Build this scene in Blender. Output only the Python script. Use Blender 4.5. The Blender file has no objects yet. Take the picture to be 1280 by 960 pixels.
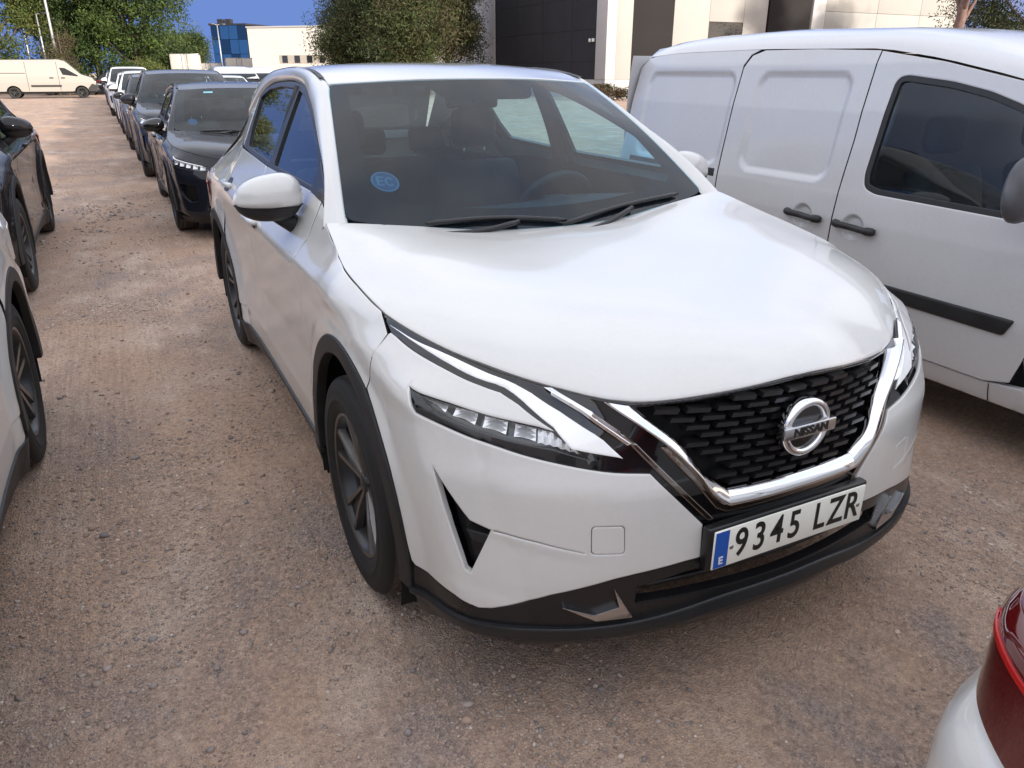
import bpy, bmesh, math, random
import numpy as np
from mathutils import Vector, Matrix, geometry
rng=np.random.default_rng(7); random.seed(7)
SC=bpy.context.scene; COL=SC.collection
# ------------------------------------------------------------------ camera
cam=bpy.data.cameras.new('camera'); camo=bpy.data.objects.new('camera',cam); COL.objects.link(camo); SC.camera=camo
CAM=Vector((-1.398334,-1.216244,1.577746))
def _rod(w):
    w=np.array(w); t=np.linalg.norm(w); k=w/t; K=np.array([[0,-k[2],k[1]],[k[2],0,-k[0]],[-k[1],k[0],0]])
    return np.eye(3)+np.sin(t)*K+(1-np.cos(t))*K@K
_R=_rod((-.383009103,.0905367098,-.459905664))          # turns "look along +y" into the photographer's view
_M=Matrix.Identity(4)
_ax=(_R@np.array([1,0,0]),_R@np.array([0,0,1]),-(_R@np.array([0,1,0])))
for c in range(3):
    for r in range(3): _M[r][c]=_ax[c][r]
    _M[c][3]=CAM[c]
camo.matrix_world=_M
cam.sensor_width=36; cam.lens=948.857/1280*36; cam.clip_start=.05; cam.clip_end=3000
# ------------------------------------------------------------------ sky, sun, exposure
SUN_AZ=math.radians(160)      # direction the light comes from, clockwise from +y
SUN_EL=math.radians(14)
W=bpy.data.worlds.new('World'); SC.world=W; W.use_nodes=True
nt=W.node_tree; bg=nt.nodes['Background']
sky=nt.nodes.new('ShaderNodeTexSky'); sky.sky_type='NISHITA'; sky.sun_disc=False
sky.sun_elevation=SUN_EL; sky.sun_rotation=SUN_AZ; sky.air_density=1.0; sky.dust_density=.3; sky.ozone_density=5.5; sky.altitude=200
tc=nt.nodes.new('ShaderNodeTexCoord'); mp=nt.nodes.new('ShaderNodeMapping'); mp.inputs['Scale'].default_value=(1,1,2.6)
nz=nt.nodes.new('ShaderNodeTexNoise'); nz.inputs['Scale'].default_value=2.0; nz.inputs['Detail'].default_value=7; nz.inputs['Roughness'].default_value=.55
cr=nt.nodes.new('ShaderNodeValToRGB'); cr.color_ramp.elements[0].position=.12; cr.color_ramp.elements[1].position=.52
sep=nt.nodes.new('ShaderNodeSeparateXYZ'); bank=nt.nodes.new('ShaderNodeMapRange')     # a blue-grey cloud bank all round the horizon
bank.interpolation_type='SMOOTHSTEP'; bank.inputs[1].default_value=.10; bank.inputs[2].default_value=.48; bank.inputs[3].default_value=1.0; bank.inputs[4].default_value=0
mx=nt.nodes.new('ShaderNodeMix'); mx.data_type='RGBA'; mx.inputs[7].default_value=(3.12,3.10,3.18,1)     # thin grey evening cloud overhead
mb=nt.nodes.new('ShaderNodeMix'); mb.data_type='RGBA'; mb.inputs[7].default_value=(.38,.66,1.62,1)
mc=nt.nodes.new('ShaderNodeMath'); mc.operation='MULTIPLY'; mc.inputs[1].default_value=.9
dotn=nt.nodes.new('ShaderNodeVectorMath'); dotn.operation='DOT_PRODUCT'; dotn.inputs[1].default_value=(math.sin(SUN_AZ),math.cos(SUN_AZ),0)
glow=nt.nodes.new('ShaderNodeMapRange'); glow.interpolation_type='SMOOTHSTEP'; glow.inputs[1].default_value=-.5; glow.inputs[2].default_value=1.0
mg=nt.nodes.new('ShaderNodeMix'); mg.data_type='RGBA'; mg.inputs[6].default_value=(.33,.56,1.34,1); mg.inputs[7].default_value=(4.0,3.2,2.5,1)   # the bank is lit warm on the side of the low sun
nt.links.new(tc.outputs['Generated'],dotn.inputs[0]); nt.links.new(dotn.outputs['Value'],glow.inputs[0]); nt.links.new(glow.outputs[0],mg.inputs[0]); nt.links.new(mg.outputs[2],mb.inputs[7])
nt.links.new(tc.outputs['Generated'],mp.inputs['Vector']); nt.links.new(mp.outputs[0],nz.inputs['Vector']); nt.links.new(tc.outputs['Generated'],sep.inputs[0])
nt.links.new(sep.outputs['Z'],bank.inputs[0]); nt.links.new(nz.outputs['Fac'],cr.inputs['Fac']); nt.links.new(cr.outputs['Color'],mc.inputs[0]); nt.links.new(mc.outputs[0],mx.inputs[0])
nt.links.new(sky.outputs[0],mx.inputs[6]); nt.links.new(mx.outputs[2],mb.inputs[6]); nt.links.new(bank.outputs[0],mb.inputs[0]); nt.links.new(mb.outputs[2],bg.inputs['Color'])
bg.inputs['Strength'].default_value=.13
sun=bpy.data.lights.new('sun','SUN'); sun.energy=2.0; sun.angle=math.radians(3); sun.color=(1,.90,.78)
suno=bpy.data.objects.new('sun',sun); COL.objects.link(suno)
_d=Vector((math.sin(SUN_AZ)*math.cos(SUN_EL),math.cos(SUN_AZ)*math.cos(SUN_EL),math.sin(SUN_EL)))
suno.rotation_euler=_d.to_track_quat('Z','Y').to_euler(); suno.location=_d*60
vs=SC.view_settings; vs.view_transform='Standard'; vs.look='None'; vs.gamma=1; vs.use_curve_mapping=False; vs.exposure=1.92
SC.render.engine='CYCLES'; SC.cycles.max_bounces=10; SC.cycles.transparent_max_bounces=16; SC.cycles.glossy_bounces=5
# ------------------------------------------------------------------ materials
def new_mat(name):
    m=bpy.data.materials.new(name); m.use_nodes=True; return m,m.node_tree,m.node_tree.nodes['Principled BSDF']
def N(t,typ,**kw):
    n=t.nodes.new(typ)
    for k,v in kw.items():
        if k.startswith('i_'): n.inputs[k[2:].replace('_',' ')].default_value=v
        else: setattr(n,k,v)
    return n
def ramp(t,fac,stops):
    r=t.nodes.new('ShaderNodeValToRGB'); e=r.color_ramp.elements
    while len(e)<len(stops): e.new(.5)
    for q,(p,c) in zip(e,stops): q.position=p; q.color=(*c,1) if len(c)==3 else c
    t.links.new(fac,r.inputs['Fac']); return r
def noise(t,scale,detail=5,rough=.55,vec=None):
    n=N(t,'ShaderNodeTexNoise'); n.inputs['Scale'].default_value=scale; n.inputs['Detail'].default_value=detail; n.inputs['Roughness'].default_value=rough
    if vec is not None: t.links.new(vec,n.inputs['Vector'])
    return n
def simple(name,col,rough=.5,metal=0,coat=0,spec=.5,vary=.0,vscale=3.,bump=0,bscale=200,coat_rough=.03):
    m,t,b=new_mat(name)
    b.inputs['Base Color'].default_value=(*col,1); b.inputs['Roughness'].default_value=rough; b.inputs['Metallic'].default_value=metal
    b.inputs['Coat Weight'].default_value=coat; b.inputs['Coat Roughness'].default_value=coat_rough; b.inputs['Specular IOR Level'].default_value=spec
    if vary:
        o=N(t,'ShaderNodeTexCoord'); n=noise(t,vscale,6,.6,o.outputs['Object'])
        lo=tuple(max(0,c*(1-vary)) for c in col); hi=tuple(min(1,c*(1+vary)) for c in col)
        r=ramp(t,n.outputs['Fac'],[(.3,lo),(.7,hi)]); t.links.new(r.outputs[0],b.inputs['Base Color'])
        mr=N(t,'ShaderNodeMapRange'); mr.inputs[3].default_value=max(.02,rough*.8); mr.inputs[4].default_value=min(1,rough*1.25)
        t.links.new(n.outputs['Fac'],mr.inputs[0]); t.links.new(mr.outputs[0],b.inputs['Roughness'])
    if bump:
        o=N(t,'ShaderNodeTexCoord'); n=noise(t,bscale,3,.6,o.outputs['Object']); bp=N(t,'ShaderNodeBump'); bp.inputs['Strength'].default_value=bump; bp.inputs['Distance'].default_value=.002
        t.links.new(n.outputs['Fac'],bp.inputs['Height']); t.links.new(bp.outputs[0],b.inputs['Normal'])
    return m
def paint(name,col,rough=.38,dust=.06,dustcol=(.42,.33,.26),coat=1.,metal=0.,spec=.5):
    """clear-coated car paint with a thin film of dust that dulls it unevenly"""
    m,t,b=new_mat(name); o=N(t,'ShaderNodeTexCoord')
    n=noise(t,2.3,8,.62,o.outputs['Object']); n2=noise(t,60,4,.7,o.outputs['Object'])
    mul=N(t,'ShaderNodeMath',operation='MULTIPLY'); t.links.new(n.outputs['Fac'],mul.inputs[0]); t.links.new(n2.outputs['Fac'],mul.inputs[1])
    r=ramp(t,mul.outputs[0],[(.14,(0,0,0)),(.42,(dust*2.2,)*3)])
    mx=N(t,'ShaderNodeMix',data_type='RGBA'); mx.inputs[6].default_value=(*col,1); mx.inputs[7].default_value=(*dustcol,1)
    t.links.new(r.outputs[0],mx.inputs[0]); t.links.new(mx.outputs[2],b.inputs['Base Color'])
    b.inputs['Roughness'].default_value=rough; b.inputs['Metallic'].default_value=metal; b.inputs['Coat Weight'].default_value=coat; b.inputs['Specular IOR Level'].default_value=spec
    mr=N(t,'ShaderNodeMapRange'); mr.inputs[3].default_value=.02; mr.inputs[4].default_value=.02+dust*1.6
    t.links.new(n.outputs['Fac'],mr.inputs[0]); t.links.new(mr.outputs[0],b.inputs['Coat Roughness'])
    return m
def glass(name,tint=(.55,.74,.76),body=(.02,.022,.025),haze=.05,mixw=1.0):
    """window glass: tinted see-through, mirror-like by angle, a little dust"""
    m=bpy.data.materials.new(name); m.use_nodes=True; t=m.node_tree; t.nodes.clear()
    out=N(t,'ShaderNodeOutputMaterial'); tr=N(t,'ShaderNodeBsdfTransparent'); tr.inputs[0].default_value=(*tint,1)
    gl=N(t,'ShaderNodeBsdfGlossy'); gl.inputs['Roughness'].default_value=.01; gl.inputs[0].default_value=(1,1,1,1)
    df=N(t,'ShaderNodeBsdfDiffuse'); df.inputs[0].default_value=(.40,.44,.50,1)
    dk=N(t,'ShaderNodeBsdfDiffuse'); dk.inputs[0].default_value=(*body,1)
    ge=N(t,'ShaderNodeNewGeometry'); dp=N(t,'ShaderNodeVectorMath',operation='DOT_PRODUCT'); t.links.new(ge.outputs['Incoming'],dp.inputs[0]); t.links.new(ge.outputs['Normal'],dp.inputs[1])
    ab=N(t,'ShaderNodeMath',operation='ABSOLUTE'); t.links.new(dp.outputs['Value'],ab.inputs[0]); iv=N(t,'ShaderNodeMath',operation='SUBTRACT'); iv.inputs[0].default_value=1; t.links.new(ab.outputs[0],iv.inputs[1])
    pw=N(t,'ShaderNodeMath',operation='POWER'); pw.inputs[1].default_value=5; t.links.new(iv.outputs[0],pw.inputs[0])
    fr=N(t,'ShaderNodeMath',operation='MULTIPLY_ADD'); fr.inputs[1].default_value=.955; fr.inputs[2].default_value=.045; t.links.new(pw.outputs[0],fr.inputs[0])      # both faces of a pane mirror alike
    m0=N(t,'ShaderNodeMixShader'); m0.inputs[0].default_value=mixw; t.links.new(dk.outputs[0],m0.inputs[1]); t.links.new(tr.outputs[0],m0.inputs[2])
    o=N(t,'ShaderNodeTexCoord'); n=noise(t,3,6,.6,o.outputs['Object']); mr=N(t,'ShaderNodeMapRange'); mr.inputs[1].default_value=.3; mr.inputs[2].default_value=.8; mr.inputs[3].default_value=haze*.3; mr.inputs[4].default_value=haze*1.7
    t.links.new(n.outputs['Fac'],mr.inputs[0])
    m1=N(t,'ShaderNodeMixShader'); t.links.new(mr.outputs[0],m1.inputs[0]); t.links.new(m0.outputs[0],m1.inputs[1]); t.links.new(df.outputs[0],m1.inputs[2])
    m2=N(t,'ShaderNodeMixShader'); t.links.new(fr.outputs[0],m2.inputs[0]); t.links.new(m1.outputs[0],m2.inputs[1]); t.links.new(gl.outputs[0],m2.inputs[2])
    t.links.new(m2.outputs[0],out.inputs[0]); return m
M={}
M['white']=paint('white_paint',(.70,.695,.67),.30,.05)
M['white_dirty']=paint('white_van_paint',(.60,.605,.615),.35,.09)
M['cream']=paint('cream_van_paint',(.31,.295,.27),.4,.08)
M['navy']=paint('navy_paint',(.005,.007,.014),.5,.008,coat=.75,spec=.12)
M['black_paint']=paint('black_paint',(.004,.004,.006),.5,.008,coat=.8,spec=.12)
M['grey_paint']=paint('grey_paint',(.018,.021,.030),.5,.02,coat=.75,spec=.15)
M['silver']=paint('silver_paint',(.56,.56,.55),.33,.05,metal=.3)
M['red_paint']=paint('red_paint',(.28,.02,.02),.3,.05)
M['gloss_black']=simple('gloss_black_plastic',(.006,.006,.007),.06,coat=.6)
M['black_plastic']=simple('black_grained_plastic',(.018,.018,.019),.48,vary=.25,vscale=9,bump=.35,bscale=500)
M['satin_black']=simple('satin_black_plastic',(.012,.012,.013),.28,vary=.2,vscale=6)
M['lip']=simple('dark_grey_lip_plastic',(.016,.017,.019),.36,vary=.2,vscale=6)
M['chrome']=simple('chrome',(.82,.82,.83),.06,metal=1)
M['satin_chrome']=simple('satin_silver',(.55,.55,.56),.22,metal=1)
M['bronze_trim']=simple('smoked_chrome',(.30,.27,.25),.12,metal=1)
M['alloy']=simple('machined_alloy',(.19,.185,.18),.30,metal=.9,vary=.12,vscale=20)
M['alloy_dark']=simple('dark_alloy',(.035,.035,.037),.30,metal=.3)
M['rubber']=simple('tyre_rubber',(.013,.013,.013),.72,vary=.3,vscale=14,bump=.4,bscale=300)
M['tread']=simple('dusty_tread_rubber',(.085,.07,.06),.85,vary=.35,vscale=25)
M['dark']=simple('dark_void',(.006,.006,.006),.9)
M['glass']=glass('tinted_window_glass',(.50,.80,.90),haze=.030)
M['side_glass']=glass('side_window_glass',(.66,.84,.90),haze=.010)
M['dark_glass']=glass('dark_window_glass',(.10,.13,.15),(.006,.008,.012),haze=.008,mixw=.45)
M['lens']=glass('clear_lamp_lens',(.97,.98,.98),haze=.0)
M['led']=simple('white_light_guide',(.93,.94,.94),.16,coat=1)
M['led'].node_tree.nodes['Principled BSDF'].inputs['Emission Color'].default_value=(1,1,1,1); M['led'].node_tree.nodes['Principled BSDF'].inputs['Emission Strength'].default_value=.03     # faint glow added to whiten the light guide; the lamp is off
M['sticker_print']=simple('pale_blue_print',(.05,.14,.23),.6)
M['reflector']=simple('lamp_reflector',(.88,.88,.88),.24,metal=.6)
M['frit']=simple('black_glass_border',(.010,.010,.012),.9,spec=0)
M['interior']=simple('dark_interior_plastic',(.016,.017,.020),.6,vary=.2,vscale=12)
M['seat']=simple('dark_seat_cloth',(.014,.014,.017),.85,vary=.25,vscale=30)
M['headliner']=simple('grey_headliner',(.16,.165,.17),.9)
M['plate']=simple('plate_white',(.86,.86,.78),.35,vary=.04,vscale=20)
M['plate_blue']=simple('plate_blue',(.012,.09,.42),.35)
M['ink']=simple('black_ink',(.01,.01,.01),.4)
M['paper_white']=simple('white_print',(.75,.75,.72),.6)
M['sticker_blue']=simple('blue_sticker',(.010,.045,.12),.6)
M['orange']=simple('amber_plastic',(.5,.16,.02),.2,coat=1)
M['red_lens']=simple('red_lamp_lens',(.10,.004,.005),.06,coat=1)
M['red_bright']=simple('red_light_guide',(.50,.012,.010),.25,coat=.3)
# ------------------------------------------------------------------ geometry helpers
def link(o,parent=None):
    COL.objects.link(o)
    if parent is not None: o.parent=parent
    return o
def mesh_obj(name,V,F,mat,parent=None,smooth=True,normals=None):
    me=bpy.data.meshes.new(name); me.from_pydata([tuple(map(float,v)) for v in V],[],[tuple(map(int,f)) for f in F]); me.update()
    if smooth: me.polygons.foreach_set('use_smooth',[True]*len(me.polygons))
    if normals is not None: me.normals_split_custom_set_from_vertices([tuple(map(float,n)) for n in normals])
    if mat is not None: me.materials.append(M[mat] if isinstance(mat,str) else mat)
    return link(bpy.data.objects.new(name,me),parent)
def thing(name,label,cat,loc=(0,0,0),rz=0,group=None):
    o=bpy.data.objects.new(name,None); o.empty_display_size=.2; link(o); o.location=loc; o.rotation_euler=(0,0,rz)
    o['label']=label; o['category']=cat
    if group: o['group']=group
    return o
def tag(o,label,cat,group=None):
    o['label']=label; o['category']=cat
    if group: o['group']=group
    return o
def herm(t,P,ts,m=None):
    t=np.asarray(t,float); P=np.asarray(P,float); sq=P.ndim==1
    if sq: P=P[:,None]
    if m is None:
        d=np.diff(P,axis=0)/np.diff(t)[:,None]; m=np.zeros_like(P); h=np.diff(t)[:,None]
        if len(t)>2: m[1:-1]=(d[:-1]*h[1:]+d[1:]*h[:-1])/(h[1:]+h[:-1])
        m[0]=d[0]; m[-1]=d[-1]
    ts=np.atleast_1d(np.asarray(ts,float)); i=np.clip(np.searchsorted(t,ts,side='right')-1,0,len(t)-2)
    h=(t[i+1]-t[i])[:,None]; q=np.clip((ts-t[i])[:,None]/h,-.5,1.5)
    r=(2*q**3-3*q**2+1)*P[i]+(q**3-2*q**2+q)*h*m[i]+(-2*q**3+3*q**2)*P[i+1]+(q**3-q**2)*h*m[i+1]
    return r[:,0] if sq else r
def crv(pts,n=24):
    """smooth curve through points (any dimension)"""
    p=np.array(pts,float); t=np.r_[0,np.cumsum(np.linalg.norm(np.diff(p,axis=0),axis=1))]
    return herm(t,p,np.linspace(0,t[-1],n))
def sst(a,b,x):
    t=np.clip((np.asarray(x,float)-a)/(b-a),0,1); return t*t*(3-2*t)
def pip(P,poly):
    x,y=P[:,0],P[:,1]; a=poly; b=np.roll(poly,-1,axis=0); c=np.zeros(len(P),bool)
    for (x0,y0),(x1,y1) in zip(a,b):
        if y0==y1: continue
        k=((y0>y)!=(y1>y)); c^=k&(x<(x1-x0)*(y-y0)/(y1-y0)+x0)
    return c
def bdist(P,poly):
    d=np.full(len(P),1e9); a=poly; b=np.roll(poly,-1,axis=0)
    for p,q in zip(a,b):
        e=q-p; L=e@e
        if L<1e-14: continue
        t=np.clip(((P-p)@e)/L,0,1); d=np.minimum(d,np.linalg.norm(P-(p+t[:,None]*e),axis=1))
    return d
def dens(poly,step):
    out=[]; p=np.array(poly,float)
    for a,b in zip(p,np.roll(p,-1,axis=0)):
        L=np.linalg.norm(b-a)
        if L<1e-6: continue
        n=max(1,int(math.ceil(L/step)))
        for i in range(n): out.append(a+(b-a)*i/n)
    return np.array(out)
def area2(p): return .5*np.sum(p[:,0]*np.roll(p[:,1],-1)-np.roll(p[:,0],-1)*p[:,1])
def roundc(poly,r=.01,n=4):
    """round the corners of a polygon"""
    p=np.array(poly,float); out=[]
    for a,b,c in zip(np.roll(p,1,axis=0),p,np.roll(p,-1,axis=0)):
        u=a-b; v=c-b; lu=np.linalg.norm(u); lv=np.linalg.norm(v); k=min(r,lu*.45,lv*.45)
        A=b+u/lu*k; B=b+v/lv*k
        for i in range(n+1):
            t=i/n; out.append((1-t)**2*A+2*t*(1-t)*b+t*t*B)
    return np.array(out)
def surfn(surf,U,V,e=1.5e-3):
    a=surf(U+e,V)-surf(U-e,V); b=surf(U,V+e)-surf(U,V-e); n=np.cross(a,b)
    return n/np.maximum(np.linalg.norm(n,axis=1),1e-12)[:,None]
def panel(name,poly,surf,mat,parent=None,holes=(),step=.03,d=0.,rim=.012,bev=.004,soft=.7,rim_mat=None,fine=()):
    """a sheet cut out of a surface: outline and holes given in the surface's own coordinates; rounded edge and a returned flange"""
    loops=[np.array(poly,float)]+[np.array(h,float) for h in holes]
    L=[]
    for k,l in enumerate(loops):
        if (area2(l)<0)==(k==0): l=l[::-1]
        L.append(dens(l,step*.6))
    pts=[];edges=[]
    def addloop(l):
        s=len(pts); pts.extend(l.tolist()); n=len(l); edges.extend([(s+i,s+(i+1)%n) for i in range(n)])
    for l in L: addloop(l)
    inner=[]
    for l in L:
        if bev<=0: break
        t=np.roll(l,-1,axis=0)-np.roll(l,1,axis=0); n=np.stack([-t[:,1],t[:,0]],1); n/=np.maximum(np.linalg.norm(n,axis=1),1e-9)[:,None]
        q=l+n*bev
        ok=pip(q,L[0])&(bdist(q,L[0])>bev*.8)
        for h in L[1:]: ok&=~pip(q,h)&(bdist(q,h)>bev*.8)
        pts.extend(q[ok].tolist())
    lo=L[0].min(0); hi=L[0].max(0)
    gx=np.arange(lo[0]+step*.5,hi[0],step); gy=np.arange(lo[1]+step*.43,hi[1],step*.87)
    G=np.array([(x+(j%2)*step*.5,y) for j,y in enumerate(gy) for x in gx]) if len(gx) and len(gy) else np.zeros((0,2))
    if len(G):
        ok=pip(G,L[0])&(bdist(G,L[0])>max(bev*1.6,step*.35))
        for h in L[1:]: ok&=~pip(G,h)&(bdist(G,h)>max(bev*1.6,step*.35))
        pts.extend(G[ok].tolist())
    for fu,fv,fr_,fs in fine:
        q=np.array([(fu+a,fv+b+(i%2)*fs*.5) for i,a in enumerate(np.arange(-fr_,fr_,fs)) for b in np.arange(-fr_,fr_,fs) if a*a+b*b<fr_*fr_]); ok=pip(q,L[0])&(bdist(q,L[0])>.006)
        pts.extend(q[ok].tolist())
    r=geometry.delaunay_2d_cdt([Vector(p) for p in pts],edges,[],0,1e-6)
    P2=np.array([tuple(v) for v in r[0]]); T=np.array([f for f in r[2] if len(f)==3])
    cen=P2[T].mean(1); ok=pip(cen,L[0])
    for h in L[1:]: ok&=~pip(cen,h)
    T=T[ok]
    used=np.unique(T); mp=-np.ones(len(P2),int); mp[used]=np.arange(len(used)); P2=P2[used]; T=mp[T]
    nb=np.full(len(P2),1e9)
    for l in L: nb=np.minimum(nb,bdist(P2,l))
    onb=nb<1e-5
    X=surf(P2[:,0],P2[:,1]); Nn=surfn(surf,P2[:,0],P2[:,1]); V=X+Nn*d
    V[onb]-=Nn[onb]*bev*.5
    Vs=[V]; Fs=[tuple(t) for t in T]; Ns=[Nn.copy()]; base=len(V); nf=len(Fs)
    for l in L:                                # flange
        U=surf(l[:,0],l[:,1]); n=surfn(surf,l[:,0],l[:,1]); tg=np.roll(U,-1,axis=0)-np.roll(U,1,axis=0)
        lat=np.cross(tg,n); lat/=np.maximum(np.linalg.norm(lat,axis=1),1e-9)[:,None]
        # tilt the edge normals
        if bev>0:
            for i in np.where(onb)[0]:
                k=((l-P2[i])**2).sum(1); j=k.argmin()
                if k[j]<1e-8: q=Ns[0][i]+lat[j]*soft; Ns[0][i]=q/np.linalg.norm(q)
        if rim>0:
            A=U+n*(d-bev*.5); Bv=U+n*(d-rim); m=len(l)
            Vs+= [A,Bv]; Ns+=[lat,lat]
            Fs+=[(base+i,base+m+i,base+m+(i+1)%m,base+(i+1)%m) for i in range(m)]; base+=2*m
    o=mesh_obj(name,np.vstack(Vs),Fs,mat,parent,True,np.vstack(Ns))
    if rim_mat:
        o.data.materials.append(M[rim_mat]); o.data.polygons.foreach_set('material_index',[0]*nf+[1]*(len(Fs)-nf))  # dark flange colour stands in for the shade inside a panel gap
    return o
def grid(name,A,mat,parent=None,closed_u=False,closed_v=False,caps=False,smooth=True):
    """A: rows of points -> sheet"""
    A=np.asarray(A,float); r,c=A.shape[:2]; F=[]
    for i in range(r if closed_u else r-1):
        for j in range(c if closed_v else c-1):
            F.append((i*c+j,i*c+(j+1)%c,((i+1)%r)*c+(j+1)%c,((i+1)%r)*c+j))
    if caps: F+=[tuple(range(c))[::-1],tuple((r-1)*c+k for k in range(c))]
    return mesh_obj(name,A.reshape(-1,3),F,mat,parent,smooth)
def tube(name,path,rad,mat,parent=None,n=10,caps=True):
    p=np.array(path,float); rad=np.broadcast_to(np.array(rad,float),(len(p),)); rows=[]
    up=np.array([0,0,1.])
    for i in range(len(p)):
        t=p[min(i+1,len(p)-1)]-p[max(i-1,0)]; t/=np.linalg.norm(t)+1e-12
        a=np.cross(t,up)
        if np.linalg.norm(a)<.05: a=np.cross(t,[1,0,0])
        a/=np.linalg.norm(a); b=np.cross(t,a)
        rows.append([p[i]+rad[i]*(math.cos(q)*a+math.sin(q)*b) for q in np.linspace(0,2*math.pi,n,endpoint=False)])
    return grid(name,rows,mat,parent,closed_v=True,caps=caps)
def lathe(name,prof,mat,parent=None,n=48,axis='x',smooth=True):
    """profile (radius, along-axis) revolved"""
    rows=[]
    for r,a in prof:
        q=np.linspace(0,2*math.pi,n,endpoint=False)
        if axis=='x': rows.append(np.stack([np.full(n,a),r*np.cos(q),r*np.sin(q)],1))
        else: rows.append(np.stack([r*np.cos(q),r*np.sin(q),np.full(n,a)],1))
    return grid(name,rows,mat,parent,closed_v=True,smooth=smooth)
def box(name,lo,hi,mat,parent=None,bev=.0,seg=2,rot=None,pivot=None,smooth=None):
    bm=bmesh.new(); bmesh.ops.create_cube(bm,size=1)
    lo=np.array(lo,float); hi=np.array(hi,float); c=(lo+hi)/2; s=hi-lo
    for v in bm.verts: v.co=Vector((v.co.x*s[0]+c[0],v.co.y*s[1]+c[1],v.co.z*s[2]+c[2]))
    if bev>0: bmesh.ops.bevel(bm,geom=list(bm.edges),offset=min(bev,min(s)*.49),segments=seg,affect='EDGES',profile=.5)
    if rot is not None: bmesh.ops.rotate(bm,verts=bm.verts,cent=Vector(pivot if pivot is not None else c),matrix=rot)
    me=bpy.data.meshes.new(name); bm.to_mesh(me); bm.free()
    if bev>0 and smooth is not False:
        me.polygons.foreach_set('use_smooth',[True]*len(me.polygons)); me.set_sharp_from_angle(angle=math.radians(50))
    me.materials.append(M[mat] if isinstance(mat,str) else mat)
    return link(bpy.data.objects.new(name,me),parent)
def prism(name,poly,axis,a,b,mat,parent=None,bev=0.):
    """polygon (2d) extruded along an axis from a to b"""
    p=np.array(poly,float); n=len(p); V=[]
    for k in (a,b):
        for u,v in p: V.append({'x':(k,u,v),'y':(u,k,v),'z':(u,v,k)}[axis])
    bm=bmesh.new(); vv=[bm.verts.new(q) for q in V]
    bm.faces.new(vv[:n]); bm.faces.new(vv[n:][::-1])
    for i in range(n): bm.faces.new((vv[i],vv[n+i],vv[n+(i+1)%n],vv[(i+1)%n]))
    bmesh.ops.recalc_face_normals(bm,faces=bm.faces)
    if bev: bmesh.ops.bevel(bm,geom=list(bm.edges),offset=bev,segments=2,affect='EDGES',profile=.5)
    me=bpy.data.meshes.new(name); bm.to_mesh(me); bm.free(); me.materials.append(M[mat] if isinstance(mat,str) else mat)
    return link(bpy.data.objects.new(name,me),parent)
def text(name,s,size,mat,parent,loc,rot,extrude=.0008,align='CENTER',sx=1.,bold=0.):
    c=bpy.data.curves.new(name,'FONT'); c.body=s; c.size=size; c.extrude=extrude; c.align_x=align; c.align_y='CENTER'; c.offset=bold; c.resolution_u=4
    o=bpy.data.objects.new(name,c); COL.objects.link(o)
    dg=bpy.context.evaluated_depsgraph_get(); me=bpy.data.meshes.new_from_object(o.evaluated_get(dg)); bpy.data.objects.remove(o)
    me.materials.clear(); me.materials.append(M[mat] if isinstance(mat,str) else mat)
    o=bpy.data.objects.new(name,me); link(o,parent); o.location=loc; o.rotation_euler=rot; o.scale=(sx,1,1); return o
def copy_tree(o,parent=None,swap=None):
    """a thing with its parts and sub-parts; swap = {material: other material}"""
    c=o.copy(); COL.objects.link(c); c.parent=parent
    if swap and o.data is not None and any(m.name in swap for m in o.data.materials if m):
        key=o.data.name+'|'+str(sorted(swap.items()))
        me=_swapped.get(key)
        if me is None:
            me=o.data.copy(); _swapped[key]=me
            for i,m in enumerate(me.materials):
                if m and m.name in swap: me.materials[i]=bpy.data.materials[swap[m.name]]
        c.data=me
    for ch in o.children: copy_tree(ch,c,swap)
    return c
_swapped={}
def lifted(surf,dfun):
    """a surface raised from another by a height that varies over it"""
    def f(U,V): return surf(U,V)+surfn(surf,U,V)*np.asarray(dfun(U,V))[:,None]
    return f
class TPS:
    """thin-plate height field through control points"""
    def __init__(s,P,lam=1e-5):
        P=np.array(P,float); s.c=P[:,:2]; n=len(P)
        K=s.k(s.c); K[np.arange(n),np.arange(n)]+=lam; Q=np.c_[np.ones(n),s.c]
        A=np.block([[K,Q],[Q.T,np.zeros((3,3))]]); s.w=np.linalg.solve(A,np.r_[P[:,2],0,0,0])
    def k(s,X):
        d=((X[:,None]-s.c[None])**2).sum(2); return np.where(d>1e-14,d*np.log(np.maximum(d,1e-14))*.5,0)
    def __call__(s,x,y):
        X=np.stack([x,y],1); return s.k(X)@s.w[:-3]+np.c_[np.ones(len(X)),X]@s.w[-3:]
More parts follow.
